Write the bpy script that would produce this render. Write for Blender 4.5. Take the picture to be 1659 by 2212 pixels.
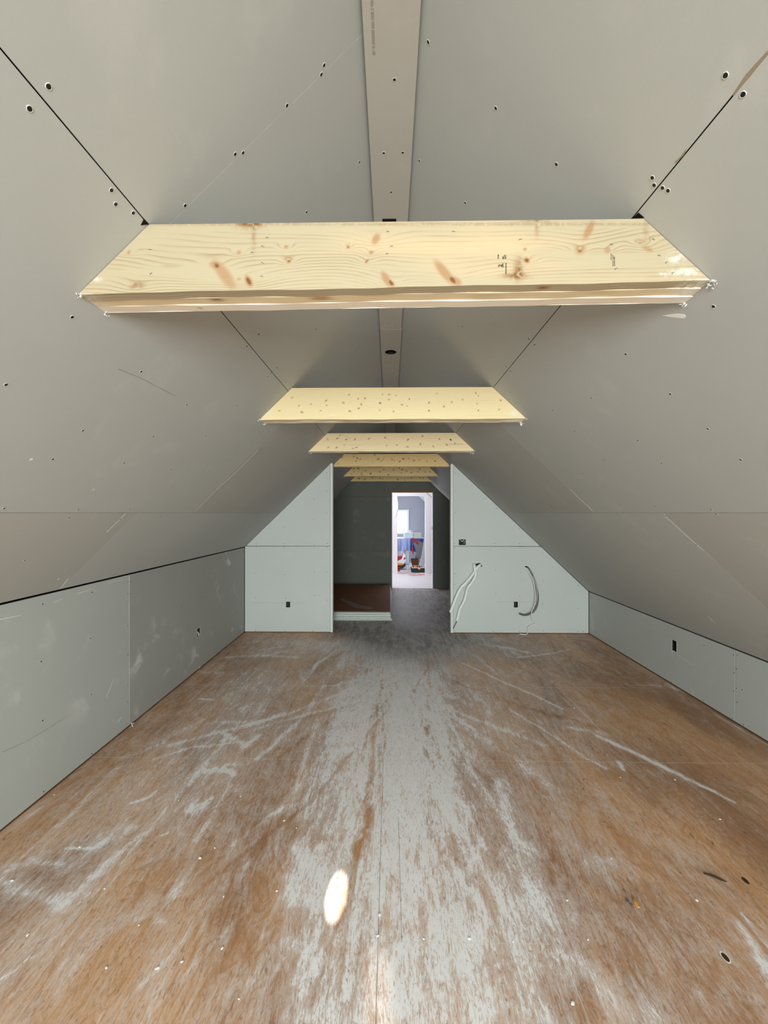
import bpy, bmesh, math, random
import numpy as np
from mathutils import Vector, Matrix
random.seed(7); rng = np.random.default_rng(7)
for o in list(bpy.data.objects): bpy.data.objects.remove(o)
SC = bpy.context.scene
COL = SC.collection

# ------------------------------------------------------------------ camera
FPX = 860.0; EYE = 1.678
YAW = math.atan(13.5/FPX); PITCH = math.atan(2/FPX)
cd = bpy.data.cameras.new('camera'); cam = bpy.data.objects.new('camera', cd); COL.objects.link(cam)
cam.location = (0, 0, EYE); cam.rotation_euler = (math.pi/2+PITCH, 0, YAW)
cd.sensor_fit = 'VERTICAL'; cd.sensor_height = 24; cd.lens = 24*FPX/2212.0; cd.clip_start = .02; cd.clip_end = 100
SC.camera = cam

# ------------------------------------------------------------------ view, world and lights
SC.view_settings.view_transform = 'Standard'; SC.view_settings.look = 'None'
SC.view_settings.gamma = 1; SC.view_settings.use_curve_mapping = False
SC.view_settings.exposure = -0.07
w = bpy.data.worlds.new('sky'); SC.world = w; w.use_nodes = True
wb = w.node_tree.nodes['Background']; wb.inputs[0].default_value = (.80, .90, 1, 1); wb.inputs[1].default_value = 2.2

def area(name, loc, rot, sx, sy, power, col, spread=180):
    l = bpy.data.lights.new(name, 'AREA'); l.shape = 'RECTANGLE'; l.size = sx; l.size_y = sy
    l.energy = power; l.color = col; l.spread = math.radians(spread)
    o = bpy.data.objects.new(name, l); COL.objects.link(o); o.location = loc; o.rotation_euler = rot
    return o
H90 = math.pi/2
# daylight through an unseen, assumed gable window behind the camera
area('assumed_gable_daylight', (-.15, -4.13, 1.30), (H90, 0, 0), 2.6, 1.9, 530, (.865, .97, 1))
# unseen fill lights added under both slopes behind the camera, to lift the floor
area('left_slope_added_fill', (-.99, -1.65, 2.195), (0, math.radians(-44.1), 0), .9, 1.2, 31, (.87, .97, 1))
area('right_slope_added_fill', (1.12, -1.65, 2.095), (0, math.radians(43.3), 0), .9, 1.2, 31, (.87, .97, 1))
# daylight in the far rooms: assumed unseen dormers on the left and landing roof window, window in the end wall
area('assumed_landing_dormer_daylight', (-1.95, 10.0, 1.0), (H90, 0, -H90), 1.6, 1.3, 82, (.86, .90, 1))
area('assumed_landing_roof_daylight', (.2, 9.9, 2.62), (0, 0, 0), .6, 1.0, 34, (.86, .89, 1))
area('end_window_daylight', (.02, 13.638, 1.33), (-H90, 0, 0), .70, .60, 34, (.84, .90, 1))
area('assumed_end_dormer_daylight', (-1.95, 12.2, 1.1), (H90, 0, -H90), 1.4, 1.2, 76, (.84, .90, 1))

def spot(name, loc, target, power, deg, blend, col, radius=.004, sc=(1, 1, 1)):
    l = bpy.data.lights.new(name, 'SPOT'); l.energy = power; l.spot_size = math.radians(deg); l.spot_blend = blend
    l.color = col; l.shadow_soft_size = radius
    o = bpy.data.objects.new(name, l); COL.objects.link(o); o.location = loc
    d = Vector(target)-Vector(loc); o.rotation_euler = d.to_track_quat('-Z', 'Y').to_euler(); o.scale = sc
    return o
# unseen spot lamps added just inside the gable wall, standing in for sun
spot('added_fleck_spot', (-.50, -3.95, 2.45), (-.235, 1.745, 0), 8000, .41, .6, (1, .93, .80))
spot('added_glow_spot', (.25, -3.95, 2.6), (-.045, 1.42, 0), 900, 1.5, 1.0, (1, .84, .66))
spot('added_glow_spot', (.25, -3.95, 2.6), (-.02, 1.20, 0), 800, 1.9, 1.0, (1, .84, .66))
spot('added_glow_spot', (.05, -3.95, 2.6), (-.33, 1.12, 0), 500, 1.6, 1.0, (1, .84, .66))

# ------------------------------------------------------------------ projection of photograph points on real planes
cF = Vector((-math.sin(YAW)*math.cos(PITCH), math.cos(YAW)*math.cos(PITCH), math.sin(PITCH)))
cR = Vector((math.cos(YAW), math.sin(YAW), 0)); cU = cR.cross(cF); C0 = Vector((0, 0, EYE))
def ray(x, y): return cF + cR*((x-829.5)/FPX) + cU*((1106-y)/FPX)
def at_y(x, y, Y): d = ray(x, y); return C0 + d*(Y/d.y)
def at_z(x, y, Z): d = ray(x, y); return C0 + d*((Z-EYE)/d.z)
def at_x(x, y, X): d = ray(x, y); return C0 + d*(X/d.x)
def at_plane(x, y, P, N): d = ray(x, y); return C0 + d*((P-C0).dot(N)/d.dot(N))

# ------------------------------------------------------------------ materials
def srgb(r, g, b):
    f = lambda c: (c/255/12.92) if c/255 <= .04045 else ((c/255+.055)/1.055)**2.4
    return (f(r), f(g), f(b), 1)
class NT:
    def __init__(s, name, rough=.8, spec=.3):
        s.m = bpy.data.materials.new(name); s.m.use_nodes = True; s.t = s.m.node_tree
        s.b = s.t.nodes['Principled BSDF']; s.b.inputs['Roughness'].default_value = rough
        s.b.inputs['Specular IOR Level'].default_value = spec
    def n(s, typ, **kw):
        q = s.t.nodes.new(typ)
        for k, v in kw.items(): setattr(q, k, v)
        return q
    def l(s, a, b): s.t.links.new(a, b)
    def val(s, sock, v):
        if hasattr(v, 'is_linked') or isinstance(v, bpy.types.NodeSocket): s.l(v, sock)
        else: sock.default_value = v
    def math(s, op, a, b=0.0, c=None, clamp=False):
        q = s.n('ShaderNodeMath', operation=op, use_clamp=clamp); s.val(q.inputs[0], a); s.val(q.inputs[1], b)
        if c is not None: s.val(q.inputs[2], c)
        return q.outputs[0]
    def coord(s, scale=(1, 1, 1), loc=(0, 0, 0), rot=(0, 0, 0), kind='Object'):
        tc = s.n('ShaderNodeTexCoord'); mp = s.n('ShaderNodeMapping'); s.l(tc.outputs[kind], mp.inputs[0])
        mp.inputs['Scale'].default_value = scale; mp.inputs['Location'].default_value = loc; mp.inputs['Rotation'].default_value = rot
        return mp.outputs[0]
    def noise(s, vec, scale=5, detail=4, rough=.5, dist=0.0):
        q = s.n('ShaderNodeTexNoise'); s.l(vec, q.inputs['Vector']); q.inputs['Scale'].default_value = scale
        q.inputs['Detail'].default_value = detail; q.inputs['Roughness'].default_value = rough; q.inputs['Distortion'].default_value = dist
        return q.outputs['Fac']
    def smooth(s, v, a, b, lo=0.0, hi=1.0):
        q = s.n('ShaderNodeMapRange', interpolation_type='SMOOTHSTEP'); s.val(q.inputs[0], v)
        for i, x in enumerate((a, b, lo, hi)): s.val(q.inputs[i+1], x)
        return q.outputs[0]
    def mix(s, f, a, b, mode='MIX'):
        q = s.n('ShaderNodeMix', data_type='RGBA', blend_type=mode); s.val(q.inputs[0], f); s.val(q.inputs[6], a); s.val(q.inputs[7], b)
        return q.outputs[2]
    def attr(s, name):
        q = s.n('ShaderNodeAttribute'); q.attribute_name = name; return q
    def bump(s, h, strength=.3, dist=.001):
        q = s.n('ShaderNodeBump'); q.inputs['Strength'].default_value = strength; q.inputs['Distance'].default_value = dist
        s.l(h, q.inputs['Height']); s.l(q.outputs[0], s.b.inputs['Normal'])
    def base(s, c): s.val(s.b.inputs['Base Color'], c)

def plain(name, rgb, rough=.7, spec=.3, metal=0.0, mott=.06, scale=30):
    k = NT(name, rough, spec); k.b.inputs['Metallic'].default_value = metal
    c = srgb(*rgb); n = k.noise(k.coord(), scale, 4, .6)
    k.base(k.mix(n, tuple(x*(1-mott) for x in c[:3])+(1,), tuple(min(1, x*(1+mott)) for x in c[:3])+(1,)))
    return k.m

def drywall(name, rgb, smudge=.25, tint=(1, 1, 1)):
    k = NT(name, .75, .25); c = srgb(*rgb)
    v = k.coord(kind='Object')
    big = k.noise(v, 1.3, 3, .55); fine = k.noise(v, 160, 3, .7)
    a = tuple(x*.95 for x in c[:3])+(1,); b = tuple(x*1.05*t for x, t in zip(c[:3], tint))+(1,)
    col = k.mix(big, a, b)
    col = k.mix(k.math('MULTIPLY', fine, .12), col, (c[0]*.6, c[1]*.6, c[2]*.6, 1))
    # dusty hand marks and scuffs left on the paper
    sm = k.noise(v, 4.5, 6, .62, .4); patch = k.noise(v, 1.1, 2, .5)
    sm = k.smooth(sm, .54, .72); patch = k.smooth(patch, .42, .56)
    col = k.mix(k.math('MULTIPLY', k.math('MULTIPLY', sm, patch), smudge), col, srgb(225, 224, 218))
    k.base(col); k.bump(fine, .12, .0006)
    return k.m

M = {}
M['ceil_paper'] = drywall('ceiling_drywall_paper', (180, 181, 176), .10)
M['ceil_warm'] = drywall('warm_ceiling_drywall_paper', (176, 174, 167), .10)
M['strip_paper'] = drywall('ridge_drywall_paper', (180, 176, 166), .15)
M['green_paper'] = drywall('green_drywall_paper', (204, 208, 202), .12)
M['knee_paper'] = drywall('knee_drywall_paper', (182, 184, 178), .30)
M['knee_dusty'] = drywall('dusty_knee_drywall_paper', (166, 165, 159), .75)
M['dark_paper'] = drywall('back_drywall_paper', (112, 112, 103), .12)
M['end_paper'] = drywall('end_wall_paper', (176, 176, 190), .1)
M['white_wall'] = drywall('white_wall_paper', (214, 212, 216), .1)
M['gyp'] = plain('gypsum_edge', (214, 220, 212), .9, .1)
M['cavity'] = plain('dark_cavity', (30, 26, 22), .95, .05)
M['framing'] = plain('framing_lumber', (150, 112, 72), .8, .2)
M['screw_black'] = plain('screw_black', (22, 20, 20), .5, .4)
M['torn_rim'] = plain('torn_paper_rim', (196, 194, 186), .9, .1)
M['bead'] = plain('corner_bead_metal', (222, 222, 214), .5, .4)
M['bead_dark'] = plain('bead_dark_flange', (120, 120, 110), .7, .3)
M['joint'] = plain('joint_compound', (226, 224, 216), .9, .1, scale=60)
M['box_blue'] = plain('junction_box_dark', (26, 27, 28), .6, .3)
M['box_rim'] = plain('box_rim_light', (200, 202, 194), .8, .2)
M['wire_w'] = plain('wire_white', (236, 236, 228), .5, .4)
M['wire_g'] = plain('wire_grey', (112, 110, 104), .6, .3)
M['wire_b'] = plain('wire_black', (18, 18, 18), .5, .4)
M['foam'] = plain('foam_tube_white', (240, 243, 236), .75, .25, mott=.04)
M['flex'] = plain('flex_conduit_grey', (104, 102, 98), .45, .5, .3)
M['metal'] = plain('can_metal', (150, 152, 150), .35, .5, .8)
M['red'] = plain('red_plastic', (168, 26, 30), .5, .4)
M['red_cord'] = plain('red_cord_rubber', (205, 80, 90), .6, .3)
M['black'] = plain('black_plastic', (20, 19, 22), .5, .4)
M['orange'] = plain('orange_latch', (235, 150, 50), .5, .4)
M['white'] = plain('white_plastic', (236, 236, 236), .5, .4)
M['brown_in'] = plain('brown_foam_lining', (92, 60, 42), .85, .1)
M['blue_dark'] = plain('dark_blue_tarp', (28, 60, 140), .4, .5, mott=.2)
M['crumb'] = plain('plaster_crumb', (232, 230, 224), .9, .1)
M['chip'] = plain('wood_chip', (176, 128, 72), .8, .2)
M['chip_dark'] = plain('dark_splinter', (62, 46, 32), .85, .2)
M['disc'] = plain('steel_disc', (105, 112, 114), .45, .5, .4)
M['pvc'] = plain('window_frame_white', (240, 242, 245), .4, .5)
k = NT('sheet_translucent', .3, .5); k.base(srgb(165, 180, 232)); k.b.inputs['Transmission Weight'].default_value = .25; M['blue_sheet'] = k.m
k = NT('sheet_clear', .25, .5); k.base(srgb(205, 207, 218)); k.b.inputs['Transmission Weight'].default_value = .35; M['clear_sheet'] = k.m
k = NT('sheet_smoky', .25, .5); k.base(srgb(118, 120, 132)); k.b.inputs['Transmission Weight'].default_value = .25; M['smoky_sheet'] = k.m
k = NT('window_glass', .02, .5); k.base((1, 1, 1, 1)); k.b.inputs['Transmission Weight'].default_value = 1; M['glass'] = k.m
k = NT('ink', .8, .1); k.base(srgb(62, 58, 46)); M['ink'] = k.m
k = NT('ink_faint', .8, .1); k.base(srgb(146, 140, 128)); M['ink_faint'] = k.m
k = NT('outdoor_sky', 1, 0)
e = k.n('ShaderNodeEmission'); e.inputs[0].default_value = (.93, .97, 1, 1); e.inputs[1].default_value = 3.5
k.l(e.outputs[0], k.t.nodes['Material Output'].inputs[0]); M['sky'] = k.m

def wood_mat(name, pale, dark, line=.5, freq=85, knotc=(150, 100, 52), seed=0.0):
    """lengthwise grain; attribute 'marks' r knot, g stain, b plaster; attribute 'warp' bends the grain round knots"""
    k = NT(name, .62, .3)
    v = k.coord((1, 1, 1), (seed, 0, seed*.37)); sep = k.n('ShaderNodeSeparateXYZ'); k.l(v, sep.inputs[0])
    X, Y, Z = sep.outputs
    cross = k.math('ADD', Z, k.math('MULTIPLY', Y, .9))
    lo = k.n('ShaderNodeCombineXYZ'); k.l(k.math('MULTIPLY', X, 1.0), lo.inputs[0]); k.l(k.math('MULTIPLY', cross, 5), lo.inputs[1])
    big = k.noise(lo.outputs[0], 1.0, 2, .5)
    at = k.attr('marks'); sp = k.n('ShaderNodeSeparateColor'); k.l(at.outputs['Color'], sp.inputs[0]); wp = k.attr('warp').outputs['Fac']
    ph = k.math('MULTIPLY', cross, float(freq))
    ph = k.math('ADD', ph, k.math('MULTIPLY', big, 7.0)); ph = k.math('ADD', ph, k.math('MULTIPLY', wp, 5.0))
    fr = k.math('FRACT', ph)
    li = k.math('POWER', fr, 5.0)
    gate = k.n('ShaderNodeCombineXYZ'); k.l(k.math('MULTIPLY', X, 2.2), gate.inputs[0]); k.l(k.math('MULTIPLY', cross, 22), gate.inputs[1])
    gt = k.smooth(k.noise(gate.outputs[0], 1.0, 3, .6), .38, .66)
    li = k.math('MULTIPLY', li, gt)
    fb = k.n('ShaderNodeCombineXYZ'); k.l(k.math('MULTIPLY', X, 9), fb.inputs[0]); k.l(k.math('MULTIPLY', cross, 420), fb.inputs[1])
    fib = k.noise(fb.outputs[0], 1.0, 3, .6)
    pc, dc = srgb(*pale), srgb(*dark)
    col = k.mix(k.math('MULTIPLY', li, line), pc, dc)
    col = k.mix(k.math('MULTIPLY', fib, .16), col, dc)
    col = k.mix(k.smooth(big, .5, .75, 0, .35), col, srgb(228, 190, 140))
    kn = k.math('MULTIPLY', sp.outputs[0], k.math('ADD', .62, k.math('MULTIPLY', fib, .6)), clamp=True)
    col = k.mix(kn, col, srgb(*knotc))
    col = k.mix(k.smooth(sp.outputs[0], .75, 1.0, 0, .75), col, srgb(96, 58, 28))
    st = k.math('MULTIPLY', sp.outputs[1], k.smooth(k.noise(v, 75, 5, .7), .30, .56), clamp=True)
    col = k.mix(st, col, srgb(118, 78, 30))
    pl = k.math('MULTIPLY', sp.outputs[2], k.smooth(k.noise(v, 45, 4, .65), .36, .55), clamp=True)
    col = k.mix(pl, col, srgb(226, 222, 212))
    k.base(col); k.bump(fib, .2, .0004)
    return k.m
M['wood1'] = wood_mat('spruce_pale', (176, 163, 134), (134, 102, 64), .85, 95, seed=0.0)
M['wood2'] = wood_mat('spruce_cream', (230, 212, 166), (202, 170, 120), .35, 50, knotc=(132, 84, 40), seed=3.1)
M['wood3'] = wood_mat('spruce_honey', (250, 228, 182), (192, 156, 104), .45, 50, knotc=(104, 62, 28), seed=7.7)
M['wood4'] = wood_mat('spruce_knotty', (238, 206, 146), (186, 142, 88), .5, 50, knotc=(78, 44, 20), seed=12.3)
M['wood_in'] = wood_mat('spruce_inner', (226, 206, 168), (184, 150, 108), .4, 70, seed=5.3)
M['wood_low'] = wood_mat('spruce_underside', (234, 222, 202), (192, 164, 132), .4, 70, seed=9.9)

def floor_mat():
    k = NT('dusty_plywood', .5, .35)
    v = k.coord(); sep = k.n('ShaderNodeSeparateXYZ'); k.l(v, sep.inputs[0]); X, Y, Z = sep.outputs
    def vec(sx, sy, ox=0.0):
        c = k.n('ShaderNodeCombineXYZ'); k.l(k.math('MULTIPLY_ADD', X, sx, ox), c.inputs[0]); k.l(k.math('MULTIPLY', Y, sy), c.inputs[1]); return c.outputs[0]
    # plywood face: cathedral figure, fine fibre, broad tone
    tone = k.noise(vec(1.6, .7), 1.0, 5, .6, .6)
    fig = k.noise(vec(3.6, .8, 9.0), 1.0, 3, .5, .8)
    rings = k.math('FRACT', k.math('MULTIPLY', fig, 30.0)); rings = k.math('POWER', rings, 3.0)
    fine = k.noise(vec(190, 22, 3.0), 1.0, 4, .7, .8)
    squig = k.noise(vec(70, 17, 7.0), 1.0, 5, .72, 2.2)
    dk = k.smooth(squig, .53, .64)
    col = k.mix(k.smooth(tone, .34, .66), srgb(164, 120, 84), srgb(212, 162, 116))
    col = k.mix(k.math('MULTIPLY', rings, .22), col, srgb(116, 76, 48))
    col = k.mix(k.math('MULTIPLY', k.smooth(fine, .5, .66), .42), col, srgb(104, 70, 48))
    col = k.mix(k.math('MULTIPLY', dk, .35), col, srgb(104, 66, 44))
    spk = k.noise(vec(30, 9, 20.0), 1.0, 3, .6, .9)
    col = k.mix(k.math('MULTIPLY', k.smooth(spk, .66, .73), .7), col, srgb(70, 46, 32))
    # gypsum dust: attribute carries where it lies, noise breaks it up along the grain
    d = k.attr('dust').outputs['Fac']
    streak = k.noise(vec(24, 3.2, 31.0), 1.0, 7, .74, .9)
    blot = k.noise(vec(6.5, 3.4, 17.0), 1.0, 7, .70, 1.2)
    grit = k.noise(vec(90, 40, 51.0), 1.0, 3, .7, 1.0)
    brk = k.math('ADD', k.math('MULTIPLY', k.math('SUBTRACT', streak, .5), 1.7), k.math('MULTIPLY', k.math('SUBTRACT', blot, .5), 1.7))
    brk = k.math('ADD', brk, k.math('MULTIPLY', k.math('SUBTRACT', fine, .5), 1.3)); brk = k.math('ADD', brk, k.math('MULTIPLY', k.math('SUBTRACT', grit, .5), 1.1))
    brk = k.math('SUBTRACT', brk, k.math('MULTIPLY', rings, .15))
    fn2 = k.noise(vec(75, 11, 61.0), 1.0, 6, .75, .7)
    cov = k.math('ADD', k.math('MULTIPLY', k.math('MULTIPLY', d, 1.3), k.math('ADD', .30, k.math('MULTIPLY', fn2, 1.40))), brk)
    haze = k.smooth(cov, -.50, 1.1, 0, .64); hard = k.smooth(cov, .55, 1.15, 0, .55)
    f = k.math('ADD', haze, hard, clamp=True)
    f = k.math('MULTIPLY', f, k.math('SUBTRACT', 1.0, k.math('MULTIPLY', dk, .62)))
    f = k.math('MINIMUM', f, .92)
    dust = k.mix(blot, srgb(230, 225, 222), srgb(246, 246, 248))
    grey = k.attr('grime').outputs['Fac']
    col = k.mix(k.math('MULTIPLY', f, 1.0), col, dust)
    gm = k.smooth(k.math('ADD', k.math('MULTIPLY', grey, 1.2), k.math('MULTIPLY', k.math('SUBTRACT', blot, .5), 1.2)), .15, 1.0, 0, .9)
    gcol = k.mix(k.smooth(k.math('ADD', k.math('MULTIPLY', streak, .5), k.math('MULTIPLY', blot, .5)), .38, .62), srgb(112, 100, 94), srgb(176, 174, 172))
    col = k.mix(gm, col, gcol)
    # long fine scratches
    scr = k.noise(vec(260, 1.1, 40.0), 1.0, 2, .5, .25)
    col = k.mix(k.smooth(scr, .70, .76, 0, .35), col, srgb(215, 205, 190))
    # sheet joints
    def line(axis, c, wd, rng_axis=None, lo=0, hi=0):
        a = k.math('ABSOLUTE', k.math('SUBTRACT', axis, c)); m_ = k.smooth(a, wd*.5, wd, 1, 0)
        if rng_axis is not None:
            m_ = k.math('MULTIPLY', m_, k.math('GREATER_THAN', rng_axis, lo)); m_ = k.math('MULTIPLY', m_, k.math('LESS_THAN', rng_axis, hi))
        return m_
    pale = k.math('ADD', line(Y, 1.563, .0028, X, -.04, .62), line(Y, 2.708, .004, X, -2.05, 2.7)); pale = k.math('ADD', pale, line(X, .655, .0022, Y, .5, 1.563))
    pale = k.math('ADD', pale, line(X, -1.27, .0028, Y, .5, 3.85)); pale = k.math('ADD', pale, line(Y, 3.86, .006, X, -2.05, 2.7), clamp=True)
    darkl = k.math('ADD', line(X, -.048, .0022, Y, .5, 2.708), line(X, .045, .0018, Y, 1.563, 2.2), clamp=True)
    col = k.mix(k.math('MULTIPLY', pale, .45), col, srgb(220, 212, 196))
    col = k.mix(k.math('MULTIPLY', darkl, .6), col, srgb(96, 78, 64))
    k.base(col)
    k.val(k.b.inputs['Roughness'], k.math('ADD', .46, k.math('MULTIPLY', f, .30)))
    h = k.math('ADD', k.math('MULTIPLY', fine, .5), k.math('MULTIPLY', squig, .7)); k.bump(h, .35, .0012)
    return k.m
M['floor'] = floor_mat()
k = NT('brown_sheet_top', .7, .25); v = k.coord((3, 14, 1))
n1 = k.noise(v, 1.5, 5, .6, .8); n2 = k.noise(k.coord((12, 7, 1)), 2.2, 3, .6)
c_ = k.mix(n1, srgb(112, 70, 44), srgb(146, 98, 64)); c_ = k.mix(k.smooth(n2, .66, .72), c_, srgb(58, 34, 22)); k.base(c_); M['brown_sheet'] = k.m
k = NT('white_dusty_floor', .6, .3); v = k.coord((2, 22, 1)); n1 = k.noise(v, 1.5, 5, .6, .3)
k.base(k.mix(n1, srgb(196, 192, 196), srgb(232, 230, 232))); M['white_floor'] = k.m

# ------------------------------------------------------------------ object helpers
def obj(name, bm, mats, parent=None, smooth=False):
    me = bpy.data.meshes.new(name); bmesh.ops.recalc_face_normals(bm, faces=bm.faces[:]); bm.to_mesh(me); bm.free()
    for m_ in (mats if isinstance(mats, (list, tuple)) else [mats]): me.materials.append(m_)
    if smooth:
        for p in me.polygons: p.use_smooth = True
    o = bpy.data.objects.new(name, me); COL.objects.link(o)
    if parent: o.parent = parent; o.matrix_parent_inverse = Matrix.Identity(4) if parent.type == 'EMPTY' and parent.location.length == 0 else parent.matrix_basis.inverted()
    return o
def empty(name, loc=(0, 0, 0)):
    o = bpy.data.objects.new(name, None); COL.objects.link(o); o.location = loc; o.empty_display_size = .1; return o
def tag(o, label, cat, group=None, kind=None):
    o['label'] = label; o['category'] = cat
    if group: o['group'] = group
    if kind: o['kind'] = kind
    return o
def struct(o): o['kind'] = 'structure'; return o

def box_bm(x0, x1, y0, y1, z0, z1, bm=None, bev=0.0):
    own = bmesh.new()
    vs = [own.verts.new(p) for p in ((x0,y0,z0),(x1,y0,z0),(x1,y1,z0),(x0,y1,z0),(x0,y0,z1),(x1,y0,z1),(x1,y1,z1),(x0,y1,z1))]
    for f in ((0,3,2,1),(4,5,6,7),(0,1,5,4),(1,2,6,5),(2,3,7,6),(3,0,4,7)): own.faces.new([vs[i] for i in f])
    if bev: bmesh.ops.bevel(own, geom=own.edges[:], offset=bev, segments=2, affect='EDGES', profile=.6)
    if bm is None: return own
    tmp = bpy.data.meshes.new('t'); own.to_mesh(tmp); own.free(); bm.from_mesh(tmp); bpy.data.meshes.remove(tmp); return bm

def prism_bm(pts, n, th, bev=.0012, bm=None):
    """pts: 3d polygon on the visible face; n: unit normal to the room; body lies behind the face"""
    own = bmesh.new(); n = Vector(n)
    a = [own.verts.new(Vector(p)) for p in pts]; b = [own.verts.new(Vector(p)-n*th) for p in pts]
    own.faces.new(a); own.faces.new(b[::-1])
    for i in range(len(pts)):
        j = (i+1) % len(pts); own.faces.new((a[i], b[i], b[j], a[j]))
    bmesh.ops.recalc_face_normals(own, faces=own.faces[:])
    if bev:
        es = [e for e in own.edges if e.verts[0] in a and e.verts[1] in a]
        bmesh.ops.bevel(own, geom=es, offset=bev, segments=1, affect='EDGES')
    if bm is None: return own
    tmp = bpy.data.meshes.new('t'); own.to_mesh(tmp); own.free(); bm.from_mesh(tmp); bpy.data.meshes.remove(tmp); return bm

def frame_of(n):
    n = Vector(n).normalized(); up = Vector((0, 0, 1)) if abs(n.z) < .95 else Vector((0, 1, 0))
    x = up.cross(n).normalized(); y = n.cross(x); return Matrix((x, y, n)).transposed()

def cyl_bm(bm, c, n, r, h, seg=20, r2=None):
    """cylinder starting at c along n"""
    R = frame_of(n).to_4x4(); T = Matrix.Translation(Vector(c)+Vector(n).normalized()*h/2) @ R
    bmesh.ops.create_cone(bm, cap_ends=True, segments=seg, radius1=r, radius2=r if r2 is None else r2, depth=h, matrix=T); return bm

def smooth_path(pts, n=8):
    P = [Vector(p) for p in pts]; P = [P[0]*2-P[1]]+P+[P[-1]*2-P[-2]]; out = []
    for i in range(1, len(P)-2):
        a, b, c, d = P[i-1:i+3]
        for t in np.linspace(0, 1, n, endpoint=False):
            out.append(.5*((2*b)+(c-a)*t+(2*a-5*b+4*c-d)*t*t+(3*b-a-3*c+d)*t**3))
    out.append(P[-2]); return out
def tube_bm(pts, r, seg=10, n=8, bm=None, smooth=True, radii=None):
    bm = bm or bmesh.new(); P = smooth_path(pts, n) if smooth else [Vector(p) for p in pts]
    rings = []; prev = None
    for i, p in enumerate(P):
        t = (P[min(i+1, len(P)-1)]-P[max(i-1, 0)]).normalized()
        if prev is None:
            u = t.orthogonal().normalized()
        else: u = (prev-t*prev.dot(t)).normalized()
        prev = u; v = t.cross(u); rr = r if radii is None else radii(i/(len(P)-1))
        rings.append([bm.verts.new(p+(u*math.cos(a)+v*math.sin(a))*rr) for a in (2*math.pi*j/seg for j in range(seg))])
    for A, B in zip(rings, rings[1:]):
        for j in range(seg): bm.faces.new((A[j], A[(j+1) % seg], B[(j+1) % seg], B[j]))
    bm.faces.new(rings[0][::-1]); bm.faces.new(rings[-1]); return bm

def boolean_cut(o, cutters):
    """cut the given closed bmeshes out of o"""
    cs = []
    for c in cutters:
        me = bpy.data.meshes.new('c'); bmesh.ops.recalc_face_normals(c, faces=c.faces[:]); c.to_mesh(me); c.free()
        q = bpy.data.objects.new('c', me); COL.objects.link(q); cs.append(q)
        m_ = o.modifiers.new('b', 'BOOLEAN'); m_.operation = 'DIFFERENCE'; m_.object = q; m_.solver = 'EXACT'
    dg = bpy.context.evaluated_depsgraph_get(); dg.update()
    me = bpy.data.meshes.new_from_object(o.evaluated_get(dg)); o.modifiers.clear(); old = o.data; o.data = me; me.name = old.name
    for q in cs: d = q.data; bpy.data.objects.remove(q); bpy.data.meshes.remove(d)

# screw prototype: countersunk black head in a dimple with a torn-paper rim
def screw_mesh():
    bm = bmesh.new()
    bmesh.ops.create_cone(bm, cap_ends=True, segments=14, radius1=.0046, radius2=.0042, depth=.0008, matrix=Matrix.Translation((0, 0, .0005)))
    for f in bm.faces: f.material_index = 0
    n0 = len(bm.faces); seg = 16
    R0 = [bm.verts.new((.0047*math.cos(a), .0047*math.sin(a), .0002)) for a in (2*math.pi*j/seg for j in range(seg))]
    R1 = [bm.verts.new((.0055*math.cos(a), .0055*math.sin(a), .0011)) for a in (2*math.pi*j/seg for j in range(seg))]
    R2 = [bm.verts.new(((.0068+.0007*math.sin(j*2.3))*math.cos(a), (.0068+.0007*math.sin(j*1.7))*math.sin(a), .0001)) for j, a in ((j, 2*math.pi*j/seg) for j in range(seg))]
    for A, B in ((R0, R1), (R1, R2)):
        for j in range(seg):
            f = bm.faces.new((A[j], A[(j+1) % seg], B[(j+1) % seg], B[j])); f.material_index = 1
    me = bpy.data.meshes.new('screw'); bm.to_mesh(me); bm.free(); me.materials.append(M['screw_black']); me.materials.append(M['torn_rim']); return me
SCREW = screw_mesh()
def add_screw(p, n, parent, s=1.0):
    o = bpy.data.objects.new('screw', SCREW); COL.objects.link(o)
    R = frame_of(n).to_4x4() @ Matrix.Rotation(random.random()*6, 4, 'Z')
    o.matrix_world = Matrix.Translation(p) @ R @ Matrix.Diagonal((s, s, 1, 1)); o.parent = parent; return o

class Face:
    """a boarded plane: point P, normal N, in-plane coords through function to_uv; sheets are polygons in 3d"""
    def __init__(s, P, N, parent): s.P = Vector(P); s.N = Vector(N).normalized(); s.parent = parent; s.sheets = []
    def sheet(s, pts, mat, gap=.0022, th=.0127, name='drywall_sheet', bev=.0012):
        # shrink the polygon slightly for the joint
        pts = [Vector(p) for p in pts]; c = sum(pts, Vector())/len(pts); out = []
        m_ = len(pts)
        nn = sum(((pts[i]-c).cross(pts[(i+1) % m_]-c) for i in range(m_)), Vector()).normalized()
        for i in range(m_):
            a, b, d = pts[i-1], pts[i], pts[(i+1) % m_]
            n1 = nn.cross(b-a).normalized(); n2 = nn.cross(d-b).normalized(); bis = (n1+n2).normalized(); out.append(b+bis*gap/max(.3, bis.dot(n1)))
        o = obj(name, prism_bm(out, s.N, th, bev), mat, s.parent); s.sheets.append((o, out, nn)); return o
    def find(s, p):
        best = None
        for o, pts, nn in s.sheets:
            ok = all(nn.dot((pts[(i+1) % len(pts)]-pts[i]).cross(p-pts[i])) > -1e-4 for i in range(len(pts)))
            if ok: return o
            d = (sum(pts, Vector())/len(pts)-p).length
            if best is None or d < best[0]: best = (d, o)
        return best[1]
    def screws(s, pix, sc=1.0):
        for x, y in pix:
            p = at_plane(x, y, s.P, s.N); add_screw(p, s.N, s.find(p), sc)

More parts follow.
